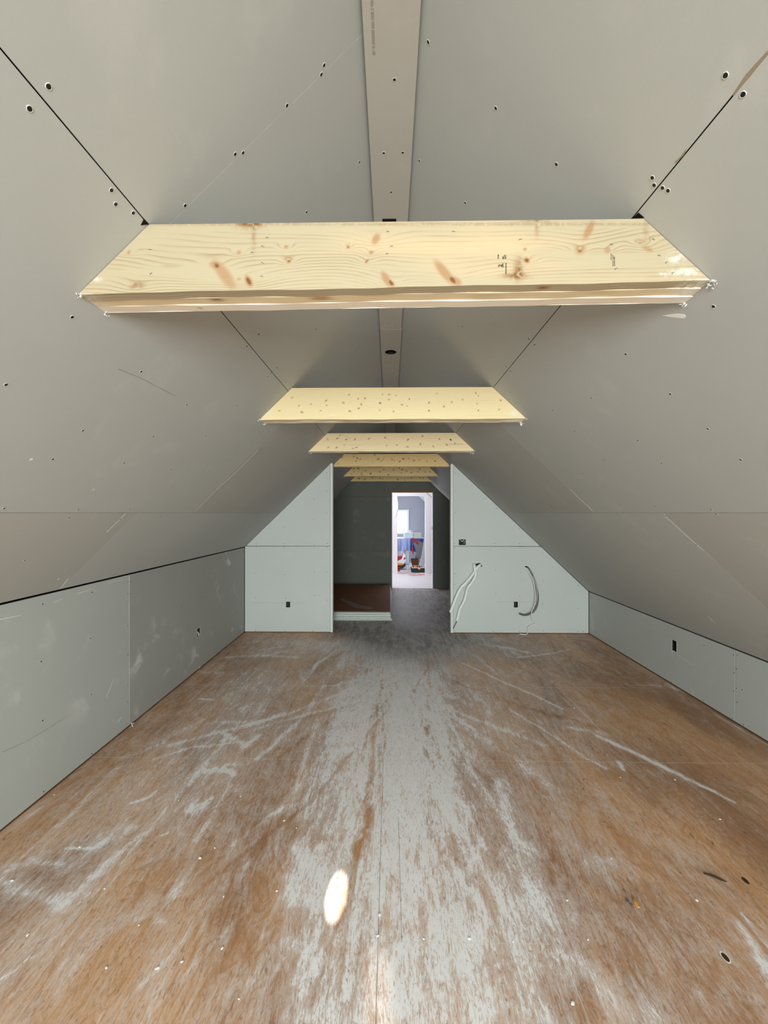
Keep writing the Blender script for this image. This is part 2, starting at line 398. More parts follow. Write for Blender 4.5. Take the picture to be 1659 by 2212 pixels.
# ------------------------------------------------------------------ room dimensions
XL, XR = -2.05, 2.757; KL, KR = 1.200, .590; SL, SR = .969, .942
RZ = 3.098; RXL, RXR = -.086, .094
YB, YP, YE, YW, YF = -4.00, 5.57, 8.88, 11.02, 13.6      # gable behind, partition, corridor end, landing wall, end wall
zl = lambda x: KL+SL*(x-XL)
zr = lambda x: KR+SR*(XR-x)
xl = lambda z: XL+(z-KL)/SL
xr = lambda z: XR-(z-KR)/SR
NL = Vector((SL, 0, -1)).normalized(); NR = Vector((-SR, 0, -1)).normalized()
SEAM_LO = 1.678; SEAM_HI = 2.510; SEAM_HI_R = 2.529

# ------------------------------------------------------------------ floor
def build_floor():
    nx, ny = 360, 560
    xs = np.linspace(XL-.0, XR+.0, nx); ys = np.concatenate([np.linspace(-4.1, .5, 30, endpoint=False), np.linspace(.5, 5.6, 440, endpoint=False), np.linspace(5.6, YE, 100)])
    X, Y = np.meshgrid(xs, ys); ny = len(ys)
    D = np.zeros_like(X); G = np.zeros_like(X)
    P = lambda x, y: np.array(at_z(x, y, 0))[:2]
    def vnoise(sc, seed):
        r_ = np.random.default_rng(seed).standard_normal((64, 64)); u = (X*sc+50) % 63; v = (Y*sc+50) % 63
        i0, j0 = u.astype(int), v.astype(int); fu, fv = u-i0, v-j0; fu = fu*fu*(3-2*fu); fv = fv*fv*(3-2*fv); i1, j1 = (i0+1) % 64, (j0+1) % 64
        return (r_[i0, j0]*(1-fu)+r_[i1, j0]*fu)*(1-fv)+(r_[i0, j1]*(1-fu)+r_[i1, j1]*fu)*fv
    XJ = X+.010*vnoise(9, 1)+.007*vnoise(28, 2)+.004*vnoise(60, 3); YJ = Y+.020*vnoise(7, 4)+.014*vnoise(20, 5)+.008*vnoise(45, 6)
    def stroke(pts, wpx, s, soft=1.0, tgt=None):
        """pts in photograph pixels on the floor, width in pixels at each point"""
        A = D if tgt is None else tgt; jt = .22 if np.max(wpx) <= 16 else 1.0
        q = [P(*p[:2]) for p in pts]; best = np.full(X.shape, 1e9)
        for i in range(len(q)-1):
            (x0, y0), (x1, y1) = pts[i][:2], pts[i+1][:2]
            w0 = wpx[i] if isinstance(wpx, (list, tuple)) else wpx; w1 = wpx[i+1] if isinstance(wpx, (list, tuple)) else wpx
            m0 = np.linalg.norm(P(x0+w0/2, y0)-P(x0-w0/2, y0))/2; m1 = np.linalg.norm(P(x1+w1/2, y1)-P(x1-w1/2, y1))/2
            a, b = q[i], q[i+1]; ab = b-a; L = max(ab @ ab, 1e-9)
            t = np.clip(((X+(XJ-X)*jt-a[0])*ab[0]+(Y+(YJ-Y)*jt-a[1])*ab[1])/L, 0, 1)
            d = np.hypot(X+(XJ-X)*jt-(a[0]+t*ab[0]), Y+(YJ-Y)*jt-(a[1]+t*ab[1]))/(m0+(m1-m0)*t)
            best = np.minimum(best, d)
        A += s*np.exp(-(best**2)*soft)
    S = stroke
    # broad trodden band from the opening to the camera
    S([(560, 1410), (700, 1400), (1000, 1400), (1180, 1408)], [30, 60, 60, 30], .18)
    S([(850, 1375), (850, 1480), (860, 1650), (900, 1850), (930, 2212)], [240, 340, 450, 580, 720], .50, 1.4)
    S([(860, 1400), (840, 1560), (850, 1760), (860, 2212)], [90, 150, 210, 260], .10)
    S([(860, 1390), (880, 1480), (870, 1600)], [320, 340, 360], .24)
    S([(745, 1500), (705, 1640), (660, 1760)], [40, 46, 40], .38)
    S([(770, 1480), (760, 1640), (740, 1760), (700, 1850)], [60, 70, 80, 100], .22)
    S([(640, 1830), (690, 1890), (690, 1960)], [70, 120, 90], .55, 2)
    S([(630, 1890), (640, 1930)], [44, 40], .5, 2)
    S([(650, 2040), (660, 2090), (650, 2150), (660, 2212)], [60, 60, 50, 60], .45)
    S([(740, 1900), (745, 2000), (730, 2120), (730, 2212)], [90, 80, 70, 70], .28)
    S([(870, 1480), (870, 1620), (880, 1800), (900, 1900)], [30, 50, 60, 60], .28)
    S([(935, 1460), (950, 1600), (965, 1780)], [26, 40, 50], .35)
    S([(1010, 1480), (1090, 1580), (1140, 1660)], [40, 50, 40], .26)
    S([(1080, 1690), (1105, 1800), (1140, 1890), (1180, 1980)], [30, 44, 50, 60], .36)
    S([(1180, 1690), (1230, 1800), (1300, 1900)], [30, 50, 40], .22)
    S([(1000, 2020), (1010, 2100), (1040, 2212)], [70, 60, 70], .25)
    S([(1230, 2080), (1340, 2150), (1420, 2212)], [70, 100, 140], .42)
    S([(1090, 1900), (1120, 2060), (1160, 2200)], [40, 46, 60], .30)
    S([(965, 1950), (960, 2060)], [60, 60], .2)
    # thin scattered haze over both halves
    S([(560, 1470), (400, 1640), (150, 1900), (60, 2050)], [180, 260, 340, 420], .24, 1.2)
    S([(600, 1400), (560, 1500), (500, 1620), (440, 1760)], [160, 200, 240, 260], .18)
    S([(1120, 1400), (1160, 1480), (1200, 1560)], [180, 200, 220], .20)
    S([(1080, 1380), (1000, 1390), (700, 1390), (560, 1385)], [40, 60, 60, 30], .28)
    S([(1000, 1985), (1200, 1985)], [160, 160], .12)
    # left patches
    S([(440, 1664), (505, 1660)], [24, 22], .85, 1.4)
    S([(482, 1586), (530, 1612), (552, 1592)], [10, 18, 10], .62)
    S([(410, 1758), (432, 1742), (455, 1725)], [18, 26, 10], .8)
    S([(285, 1733), (322, 1722), (340, 1706)], [6, 9, 5], .7)
    S([(345, 1806), (362, 1800)], [7, 7], .7)
    S([(144, 1829), (200, 1832)], [5, 6], .9)
    S([(0, 1905), (60, 1930), (130, 1930)], [40, 30, 20], .42)
    S([(0, 1880), (80, 1850), (130, 1868)], [18, 18, 16], .38)
    S([(0, 1900), (60, 1840), (150, 1760), (250, 1660)], [8, 9, 8, 6], .45)
    S([(130, 1950), (190, 1900), (260, 1840), (330, 1790)], [24, 34, 20, 12], .52)
    S([(180, 1960), (290, 1830), (400, 1700), (520, 1560)], [3, 3, 3, 2], .55)
    S([(215, 1820), (270, 1790), (300, 1780)], [20, 30, 20], .28)
    S([(330, 1640), (420, 1612), (520, 1604)], [10, 10, 8], .35)
    S([(260, 1640), (350, 1605)], [14, 14], .3)
    S([(350, 1600), (460, 1545)], [16, 10], .2)
    S([(430, 1510), (460, 1512)], [5, 5], .7)
    S([(555, 1640), (600, 1600), (660, 1545), (700, 1480)], [12, 14, 12, 8], .42)
    S([(530, 1860), (560, 1800), (640, 1700)], [20, 18, 12], .40)
    S([(470, 1560), (560, 1560), (610, 1540)], [10, 16, 10], .3)
    S([(490, 1420), (560, 1415), (640, 1420)], [14, 14, 14], .4)
    S([(420, 1450), (480, 1455)], [16, 14], .32)
    S([(300, 1996), (380, 1992)], [20, 8], .4)
    S([(270, 1990), (320, 1960)], [40, 40], .25)
    S([(290, 2140), (330, 2110), (420, 2000), (470, 1920)], [12, 16, 10, 6], .42)
    S([(0, 2085), (60, 2070), (100, 2060)], [18, 14, 8], .45)
    S([(490, 2150), (560, 2100), (600, 2050)], [50, 60, 40], .2)
    S([(250, 2010), (330, 1950), (400, 1900)], [60, 60, 60], .14)
    # right hand strokes
    S([(1000, 1432), (1080, 1470), (1150, 1500), (1216, 1532)], [5, 6, 6, 4], .75)
    S([(1100, 1532), (1190, 1586), (1260, 1634), (1310, 1660)], [5, 5, 6, 8], .62)
    S([(1288, 1588), (1340, 1612), (1420, 1650), (1500, 1690), (1585, 1732)], [8, 13, 15, 14, 6], 1.15)
    S([(1230, 1572), (1310, 1585)], [12, 14], .38)
    S([(1190, 1470), (1240, 1520), (1300, 1580)], [3, 3, 4], .5)
    S([(1335, 1645), (1347, 1662)], [9, 10], 1.0)
    S([(1375, 1480), (1440, 1482), (1462, 1490)], [6, 6, 8], .45)
    S([(1440, 1476), (1462, 1491)], [8, 8], .6)
    S([(1540, 1540), (1600, 1575), (1659, 1610)], [5, 6, 7], .5)
    S([(1600, 1972), (1659, 2042)], [7, 10], .9)
    S([(1590, 1998), (1620, 2030), (1659, 2110)], [16, 26, 30], .7)
    S([(1290, 1850), (1340, 1870), (1380, 1900)], [20, 26, 24], .30)
    S([(1290, 1710), (1380, 1800), (1400, 1830)], [20, 24, 20], .22)
    S([(1120, 1420), (1190, 1412), (1230, 1402)], [8, 8, 6], .42)
    S([(1040, 1392), (1100, 1400), (1140, 1410)], [12, 12, 10], .42)
    S([(1440, 2010), (1500, 2020)], [60, 50], .15)
    # sweeping marks in front of the opening
    for i in range(26):
        x0 = random.uniform(720, 1000); y0 = random.uniform(1372, 1410); dx = (x0-850)*random.uniform(.3, 1.1); dy = random.uniform(30, 90)
        S([(x0, y0), (x0+dx*.5, y0+dy*.35), (x0+dx, y0+dy)], [5, 7, 8], random.uniform(.15, .4))
    # long drag marks fanning out from the opening
    for i in range(90):
        x0 = random.uniform(790, 930); y0 = random.uniform(1400, 1460); x1 = random.gauss(880, 190); y1 = random.uniform(1560, 2212); u = random.uniform(0, .5)
        xm, ym = x0+(x1-x0)*.35+random.uniform(-10, 10), y0+(y1-y0)*.5
        a_ = (x0+(xm-x0)*u*1.6, y0+(ym-y0)*u*1.6); w_ = random.uniform(3, 15)
        S([a_, (xm+(x1-xm)*.2, ym+(y1-ym)*.2), (x1, y1)], [w_*.5, w_, w_*1.2], random.choice((.20, .28, .36, -.20, -.30)))
    for i in range(46):
        x0 = random.uniform(0, 640); y0 = random.uniform(1650, 2150); L_ = random.uniform(60, 260); dx, dy = 843-x0, 1108-y0; n_ = math.hypot(dx, dy)
        S([(x0, y0), (x0+dx/n_*L_, y0+dy/n_*L_)], [random.uniform(4, 16), random.uniform(3, 10)], random.choice((.16, .24, .34, -.15)))
    for i in range(20):
        x0 = random.uniform(560, 800); y0 = random.uniform(1400, 1560); S([(x0, y0), (x0+random.uniform(20, 90), y0+random.uniform(-20, 10))], [8, 5], random.uniform(.12, .3))
    # clear wood
    S([(1500, 1560), (1600, 1700), (1640, 1850)], [260, 260, 260], -.18)
    S([(1340, 1480), (1450, 1580)], [160, 200], -.12)
    S([(560, 1800), (560, 1980), (500, 2090)], [60, 60, 60], -.22)
    S([(330, 1880), (260, 1990), (200, 2100)], [100, 110, 120], -.18)
    S([(620, 1440), (660, 1470), (640, 1540)], [70, 60, 70], -.12)
    # trodden grey grime around and beyond the opening
    S([(940, 1285), (930, 1330), (900, 1375)], [230, 330, 330], 1.0, 1.0, G)
    S([(780, 1355), (860, 1362), (970, 1362)], [120, 130, 100], .45, 1.0, G)
    G[Y > 5.7] = np.maximum(G[Y > 5.7], .95)
    D = np.where(D > .75, .75+(D-.75)*.45, D); D = np.clip(D, -.2, 1.15); D[Y > 5.6] *= .8
    G = np.clip(G, 0, 1)
    me = bpy.data.meshes.new('floor')
    V = np.stack([X, Y, np.zeros_like(X)], -1).reshape(-1, 3)
    idx = np.arange(nx*ny).reshape(ny, nx)
    F = np.stack([idx[:-1, :-1], idx[:-1, 1:], idx[1:, 1:], idx[1:, :-1]], -1).reshape(-1, 4)
    me.vertices.add(len(V)); me.vertices.foreach_set('co', V.ravel())
    me.loops.add(F.size); me.loops.foreach_set('vertex_index', F.ravel())
    me.polygons.add(len(F)); me.polygons.foreach_set('loop_start', np.arange(0, F.size, 4)); me.polygons.foreach_set('loop_total', np.full(len(F), 4))
    me.update(calc_edges=True)
    a = me.attributes.new('dust', 'FLOAT', 'POINT'); a.data.foreach_set('value', D.ravel().astype(np.float32))
    a = me.attributes.new('grime', 'FLOAT', 'POINT'); a.data.foreach_set('value', G.ravel().astype(np.float32))
    me.materials.append(M['floor'])
    o = bpy.data.objects.new('floor', me); COL.objects.link(o); struct(o)
    sub = obj('subfloor', box_bm(XL-.3, XR+.3, -4.4, YF+.3, -.10, -.004), M['framing'], o)
    obj('landing_floor', box_bm(XL, XR, YE+.001, YF, -.004, .0005), M['white_floor'], o)
    return o
floor = build_floor()

# ------------------------------------------------------------------ ceiling: two slopes and the flat ridge strip
def shell_bm(x0, z0, x1, z1, n, y0, y1, off=.11, th=.03, bm=None):
    a = Vector((x0, y0, z0))-n*off; b = Vector((x1, y0, z1))-n*off
    c = b+Vector((0, y1-y0, 0)); d = a+Vector((0, y1-y0, 0))
    return prism_bm([a, b, c, d], n, th, 0, bm)
bm = shell_bm(XL-.25, zl(XL-.25), .05, zl(.05), NL, -4.3, YF+.2)
shell_bm(XR+.25, zr(XR+.25), -.05, zr(-.05), NR, -4.3, YF+.2, bm=bm)
ceiling = struct(obj('ceiling', bm, M['cavity']))
fl = Face((XL, 0, KL), NL, ceiling); fr = Face((XR, 0, KR), NR, ceiling); fs = Face((0, 0, RZ-.012), (0, 0, -1), ceiling)
def quadL(z0, z1, y0, y1): return [(xl(z0), y0, z0), (xl(z1), y0, z1), (xl(z1), y1, z1), (xl(z0), y1, z0)]
def quadR(z0, z1, y0, y1): return [(xr(z0), y0, z0), (xr(z1), y0, z1), (xr(z1), y1, z1), (xr(z0), y1, z0)]
zt = RZ-.012
def rows(face, quad, k0, hi, joints_lo, joints_mid, joints_up, mat):
    for (z0, z1), js in (((k0, SEAM_LO), joints_lo), ((SEAM_LO, hi), joints_mid), ((hi, zt+.03), joints_up)):
        ys = [YB]+js+[YF]
        for i in range(len(ys)-1):
            warm = (z1 == SEAM_LO and ys[i+1] < 2.6) or (z0 == SEAM_LO and 3.0 < ys[i] < 3.5)
            face.sheet(quad(z0, z1, ys[i]-.0013, ys[i+1]+.0013), M['ceil_warm'] if warm else mat, gap=.0015, bev=.0005)
rows(fl, quadL, KL+.004, SEAM_HI, [-2.45, -.01, 2.43, 4.87, 7.31, 9.75, 12.2], [-1.82, .62, 3.08, 5.52, 7.96, 10.4], [-1.26, 1.182, 3.62, 6.06, 8.5, 10.9], M['ceil_paper'])
rows(fr, quadR, KR+.004, SEAM_HI_R, [-2.52, -.08, 2.36, 4.80, 7.24, 9.68, 12.1], [-1.74, .70, 3.14, 5.58, 8.02, 10.5], [-2.8, -.4, 2.04, 4.48, 6.92, 9.36, 11.8], M['ceil_paper'])
ys = [YB, .62, 3.05, 5.49, 7.93, 10.4, YF]
for i in range(len(ys)-1):
    fs.sheet([(RXL+.006, ys[i], zt), (RXR-.004-(.004 if i % 2 else 0), ys[i], zt), (RXR-.004-(.004 if i % 2 else 0), ys[i+1], zt), (RXL+.006, ys[i+1], zt)], M['strip_paper'], gap=.001)
fl.screws([(105,187),(64,235),(241,411),(250,441),(288,460),(700,141),(694,161),(620,228),(508,333),(525,330),(400,444),(776,350),(662,458),
 (156,685),(13,831),(305,802.5),(179,930),(331,942.5),(403,874),(511,876),(445,941),(114,992),(268,999.5),(504,963),(369,1014),(451,1015.5),(8.5,1098),(169,1100),(281,1099),(452,665.7),(533,748),(559,722),(521,1005.5),(149,1118.6),(259,1121),(347,1115.5),(428,1096),
 (682,711),(755,722),(695,781),(758,777),(727,807),(598,794),(585,806),(578,813),(618,826),(612,834),(53,1210),(143,1233),(151,1228),(565,945),(596,935),(561,969),(600,990),(640,960)])
fr.screws([(925,91),(1071,234),(1202,355),(906,347),(1005,438),(1409,384),(1413,400),(1431,406),(1443,412),(1567,163),(1605,204),
 (1541,662),(1352,765),(1277,859),(1448,851),(1194,886),(1529,926),(1378,951),(1157.5,928),(1241,931),(1304,993),(1429,1000),(1600,993),(1232,998),(1162,990),(1261,1023),(1109,942),(1200,1028),(1339,1098),(1415,1093),(1536,1100),(1547,1110),(1348,1107),(1285,1108),(1270,1093),(1433,1111),(1439,1114),(1142,732),(1155,744.5),(1241,656),(1103,801.6),(1356,1174),(1425,1180),(1504,1176),
 (887,732),(950,730),(999,705),(993,771),(926,769),(962,803),(878,768),(1043,819),(1093,792),(1466.5,1278),(1534,1283),(1623,1366),(1615,1284)])
fs.screws([(852,172),(829,330.5),(870,329.5),(845,415),(846,665),(839,698),(853,704),(842,721),(853,720.5),(839,776),(853,775),(840.5,802),(851.5,801),(842.5,822),(851,822)])

# round opening with a recessed light housing in the ridge strip
pc = at_z(844, 761, zt)
for o, pts, nn in fs.sheets:
    if fs.find(pc) is o:
        boolean_cut(o, [cyl_bm(bmesh.new(), pc-Vector((0, 0, .05)), (0, 0, 1), .050, .1, 40)])
t = tag(empty('recessed_light_housing', (pc.x, pc.y, zt)), 'round recessed light housing set in the ridge strip beyond the nearest beam', 'light housing')
bm = bmesh.new(); seg = 36
def ringv(r, z): return [bm.verts.new((pc.x+r*math.cos(a), pc.y+r*math.sin(a), z)) for a in (2*math.pi*j/seg for j in range(seg))]
rr = [ringv(.050, zt+.001), ringv(.0475, zt+.002), ringv(.046, zt+.075), ringv(.001, zt+.076)]
for A, B in zip(rr, rr[1:]):
    for j in range(seg): bm.faces.new((A[j], A[(j+1) % seg], B[(j+1) % seg], B[j]))
obj('can', bm, M['box_blue'], t)
bm = cyl_bm(bmesh.new(), pc+Vector((0, .012, .048)), (0, 0, 1), .014, .026, 20); obj('socket', bm, M['metal'], t)
bm = tube_bm([pc+Vector((-.02, 0, .03)), pc+Vector((0, -.02, .02)), pc+Vector((.02, .005, .028)), pc+Vector((.005, .02, .05))], .0025); obj('wire', bm, M['wire_w'], t)

# ------------------------------------------------------------------ knee walls
wall_left = struct(obj('wall_left', box_bm(XL-.16, XL-.11, -4.3, YF+.2, -.003, KL+.02), M['cavity']))
wall_right = struct(obj('wall_right', box_bm(XR+.11, XR+.16, -4.3, YF+.2, -.003, KR+.02), M['cavity']))
kl = Face((XL, 0, 0), (1, 0, 0), wall_left); kr = Face((XR, 0, 0), (-1, 0, 0), wall_right)
def kx(X, z0, z1, y0, y1): return [(X, y0, z0), (X, y1, z0), (X, y1, z1), (X, y0, z1)]
jl = at_x(279, 1400, XL).y; jr = at_x(1588, 1450, XR).y
for i, (a, b) in enumerate(((YB, jl-4.88), (jl-4.88, jl-2.44), (jl-2.44, jl), (jl, YP), (YP+.14, 8.0), (8.0, 10.4), (10.4, YF))):
    kl.sheet(kx(XL, .008, KL-.006, a, b), M['knee_dusty'] if i == 3 else M['knee_paper'])
for i, (a, b) in enumerate(((YB, jr-4.88), (jr-4.88, jr-2.44), (jr-2.44, jr), (jr, YP), (YP+.14, 8.0), (8.0, 10.4), (10.4, YF))):
    kr.sheet(kx(XR, .008, KR-.006, a, b), M['knee_paper'])
kl.screws([(92,1305),(199,1280),(276,1257),(282,1257),(276,1283),(282,1282),(342,1237),(341,1324),(391,1224),(433,1214.5),(467,1207.6),(496,1249),(466,1279),(434,1290),(391,1312),(391,1374),(496,1302),(89,1429),(195,1379),(276,1352),(276,1415),(197,1500),(92,1556.6),(276,1479),(276,1517),(198,1628),(94,1710),(272,1563),(340,1509),(435,1434),(391,1468)])
kr.screws([(1310,1305),(1350,1322),(1397,1342),(1521,1394),(1585,1415),(1593,1415),(1591,1445),(1586,1454),(1591,1487),(1585,1493),(1603,1490),(1592.5,1517),(1582,1552),(1606,1565),(1520,1513),(1450,1473),(1397,1440),(1350,1410),(1277,1357),(1277,1291)])

# ------------------------------------------------------------------ partition with the wide opening
OL, OR = -.815, .852
bm = bmesh.new()
for x in (XL+.03, -1.36, OL-.045): box_bm(x, x+.038, YP+.016, YP+.105, .04, zl(x)-.03, bm)
for x in (OR+.006, 1.42, 1.86, 2.3, XR-.06): box_bm(x, x+.038, YP+.016, YP+.105, .04, zr(x+.04)-.03, bm)
box_bm(XL+.01, OL-.007, YP+.016, YP+.105, 0.001, .038, bm); box_bm(OR+.006, XR-.01, YP+.016, YP+.105, .001, .038, bm)
wall_part = struct(obj('wall_partition', bm, M['framing']))
pf = Face((0, YP, 0), (0, -1, 0), wall_part)
SZ = 1.213
eps = .004
pf.sheet([(XL+eps, YP, .010), (OL, YP, .010), (OL, YP, SZ), (XL+eps, YP, SZ-.004)], M['green_paper'])
pf.sheet([(XL+.016, YP, SZ), (OL, YP, SZ), (OL, YP, zl(OL)-eps)], M['green_paper'])
pf.sheet([(OR, YP, .010), (XR-eps, YP, .010), (XR-eps, YP, KR-eps), (xr(SZ), YP, SZ-eps), (OR, YP, SZ)], M['green_paper'])
pf.sheet([(OR, YP, SZ), (xr(SZ)-.004, YP, SZ), (OR, YP, zr(OR)-eps)], M['green_paper'])
pf.screws([(705,1021),(677.5,1042),(705.5,1061),(678,1079),(614,1099),(706,1109),(677,1122),(614,1138),(554,1156),(554,1175),(614,1174.5),(679,1175.5),(707,1174),(554,1181.5),(614,1182),(679,1183),(707,1182),(529,1200),(552,1238),(614.5,1241),(679,1235),(706,1235),(529,1263),(552,1291),(617,1292),(680,1286),(707,1296),(529,1307),(552,1363),(616,1363),(676,1363),(706.5,1356),
 (983,1022),(1027,1046),(982,1061),(1073,1098),(983,1107),(1122,1141),(1071,1174.5),(1071,1181),(1122.5,1174),(1123,1182),(1172,1195),(982,1174),(982,1184),(1071,1231),(1124,1237),(983,1240),(1173,1255),(1249,1264.5),(1071,1282),(1123,1287),(1172.5,1304),(1249,1314),(982,1262),(983,1363),(1066,1364),(1122.5,1364),(1173,1363),(1249,1363.5),(1259.5,1364)], .9)
# rear face and jamb boards
pb = Face((0, YP+.125, 0), (0, 1, 0), wall_part)
pb.sheet([(XL+eps, YP+.122, .01), (OL, YP+.122, .01), (OL, YP+.122, zl(OL)-eps), (XL+eps, YP+.122, KL-eps)], M['green_paper'])
pb.sheet([(OR, YP+.122, .01), (XR-eps, YP+.122, .01), (XR-eps, YP+.122, KR-eps), (OR, YP+.122, zr(OR)-eps)], M['green_paper'])
j1 = Face((OL, 0, 0), (1, 0, 0), wall_part); j1.sheet(kx(OL+.006, .01, zl(OL)-.02, YP, YP+.12), M['green_paper'], th=.011, name='jamb_board')
j2 = Face((OR, 0, 0), (-1, 0, 0), wall_part); j2.sheet(kx(OR-.006, .01, zr(OR)-.02, YP, YP+.12), M['green_paper'], th=.011, name='jamb_board')
# corner beads
def bead(n, X, s, top):
    bm = box_bm(min(X, X+s*.032), max(X, X+s*.032), YP-.0016, YP-.0002, .006, top); box_bm(min(X, X-s*.0016), max(X, X-s*.0016), YP-.0016, YP+.032, .006, top, bm)
    cyl_bm(bm, (X, YP-.002, .006), (0, 0, 1), .004, top-.006, 10)
    return struct(obj('trim_%d' % n, bm, M['bead']))
b1 = bead(1, OL+.0065, -1, zl(OL)-.03); b2 = bead(2, OR-.0065, 1, zr(OR)-.03)
obj('flange_edge', box_bm(OL-.028, OL-.024, YP-.0022, YP-.0004, .006, zl(OL-.03)-.02), M['bead_dark'], b1)  # thin darker grey strip along each bead flange
obj('flange_edge', box_bm(OR+.024, OR+.028, YP-.0022, YP-.0004, .006, zr(OR+.03)-.02), M['bead_dark'], b2)

# ------------------------------------------------------------------ corridor end wall with the doorway
DL, DR, DT = .033, .953, 2.135
def gable(name, Y, holes, mat, th=.10, sheets=None):
    """solid gable-shaped wall at Y with rectangular holes (x0,x1,z0,z1)"""
    pts = [(XL, Y, 0), (XR, Y, 0), (XR, Y, KR), (RXR, Y, zt+.0), (RXL, Y, zt+.0), (XL, Y, KL)]
    o = obj(name, prism_bm(pts, (0, -1, 0), th, 0), mat); struct(o)
    if holes: boolean_cut(o, [box_bm(x0, x1, Y-.2, Y+th+.2, z0, z1) for x0, x1, z0, z1 in holes])
    return o
wall_back = gable('wall_back', YE+.013, [(DL, DR, -.1, DT)], M['framing'])
we = Face((0, YE, 0), (0, -1, 0), wall_back)
s1, s2 = at_y(780, 1190, YE).z, at_y(780, 1073.5, YE).z
def clip_row(z0, z1, x0=None, x1=None):
    L = lambda z: max(XL, xl(z)) if x0 is None else x0; R = lambda z: min(XR, xr(z)) if x1 is None else x1
    zs = [z0]+[q for q in ((KL if x0 is None else -1), (KR if x1 is None else -1)) if z0 < q < z1]+[z1]
    zs.sort(); return [(L(z), YE, z) for z in zs[::-1]]+[(R(z), YE, z) for z in zs]
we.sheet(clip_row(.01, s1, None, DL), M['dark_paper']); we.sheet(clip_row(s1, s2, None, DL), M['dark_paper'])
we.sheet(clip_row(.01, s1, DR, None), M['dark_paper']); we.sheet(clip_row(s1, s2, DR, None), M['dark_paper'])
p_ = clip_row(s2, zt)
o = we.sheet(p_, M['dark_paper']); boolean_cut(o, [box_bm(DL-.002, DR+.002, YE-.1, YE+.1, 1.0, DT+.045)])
we.screws([(781,1070),(819,1071),(781,1077),(819,1077),(781,1107),(819,1118.5),(781,1144),(819,1150),(781,1187),(819,1187),(781,1194),(819,1194),(781,1223),(819,1225),(742,1143),(941,1191),(943,1150),(941,1223),(855,1060),(883,1059),(912,1060),(958,1056),(742,1073)], 1.1)
struct(obj('trim_3', box_bm(DL-.02, DR+.02, YE-.008, YE+.11, DT, DT+.036, bev=.002), M['framing']))
for n, X, s in ((4, DL, 1), (5, DR, -1)):
    struct(obj('trim_%d' % n, box_bm(min(X, X+s*.012), max(X, X+s*.012), YE-.004, YE+.115, .002, DT-.002, bev=.002), M['white_wall']))

# ------------------------------------------------------------------ landing wall, end wall and window, gable behind the camera
L3, R3, T3 = at_y(858.5, 1200, YW).x, at_y(918.5, 1200, YW).x, at_y(880, 1071.5, YW).z
wall_land = gable('wall_landing', YW, [(L3, R3, -.1, T3)], M['white_wall'], th=.12)
wa, wb_, wz0, wz1 = -.35, at_y(880, 1120, YF).x, at_y(880, 1150, YF).z, at_y(880, 1104, YF).z
wall_end = gable('wall_end', YF, [(wa, wb_, wz0, wz1)], M['end_paper'], th=.15)
win = struct(obj('window_1', (lambda b: (box_bm(wa-.05, wa, YF-.02, YF+.06, wz0-.05, wz1+.05, b), box_bm(wb_, wb_+.05, YF-.02, YF+.06, wz0-.05, wz1+.05, b),
     box_bm(wa, wb_, YF-.02, YF+.06, wz1, wz1+.05, b), box_bm(wa, wb_, YF-.03, YF+.06, wz0-.05, wz0, b), box_bm(wa, wb_, YF+.01, YF+.04, wz1-.14, wz1-.12, b), b))(bmesh.new())[-1], M['pvc']))
obj('window_pane', box_bm(wa, wb_, YF+.045, YF+.05, wz0, wz1), M['glass'], win)
wall_rear = gable('wall_rear', YB, [(-.85, 1.45, .35, 2.25)], M['ceil_paper'], th=.10)  # window opening behind the camera is assumed, for the gable daylight
wall_rear.location.y = -.1

for n_, P0, N0, ax in ((2, Vector((-.99, -1.65, zl(-.99))), NL, Vector((1, 0, SL)).normalized()), (3, Vector((1.12, -1.65, zr(1.12))), NR, Vector((1, 0, -SR)).normalized())):
    yy = Vector((0, 1, 0)); bm = bmesh.new()
    for a0, a1, b0, b1 in ((-.50, -.455, -.65, .65), (.455, .50, -.65, .65), (-.455, .455, -.65, -.605), (-.455, .455, .605, .65)):
        prism_bm([P0+ax*u+yy*v+N0*.012 for u, v in ((a0, b0), (a1, b0), (a1, b1), (a0, b1))], N0, .011, .002, bm)
    struct(obj('window_%d' % n_, bm, M['pvc']))  # unseen frames added round the two slope fill lights

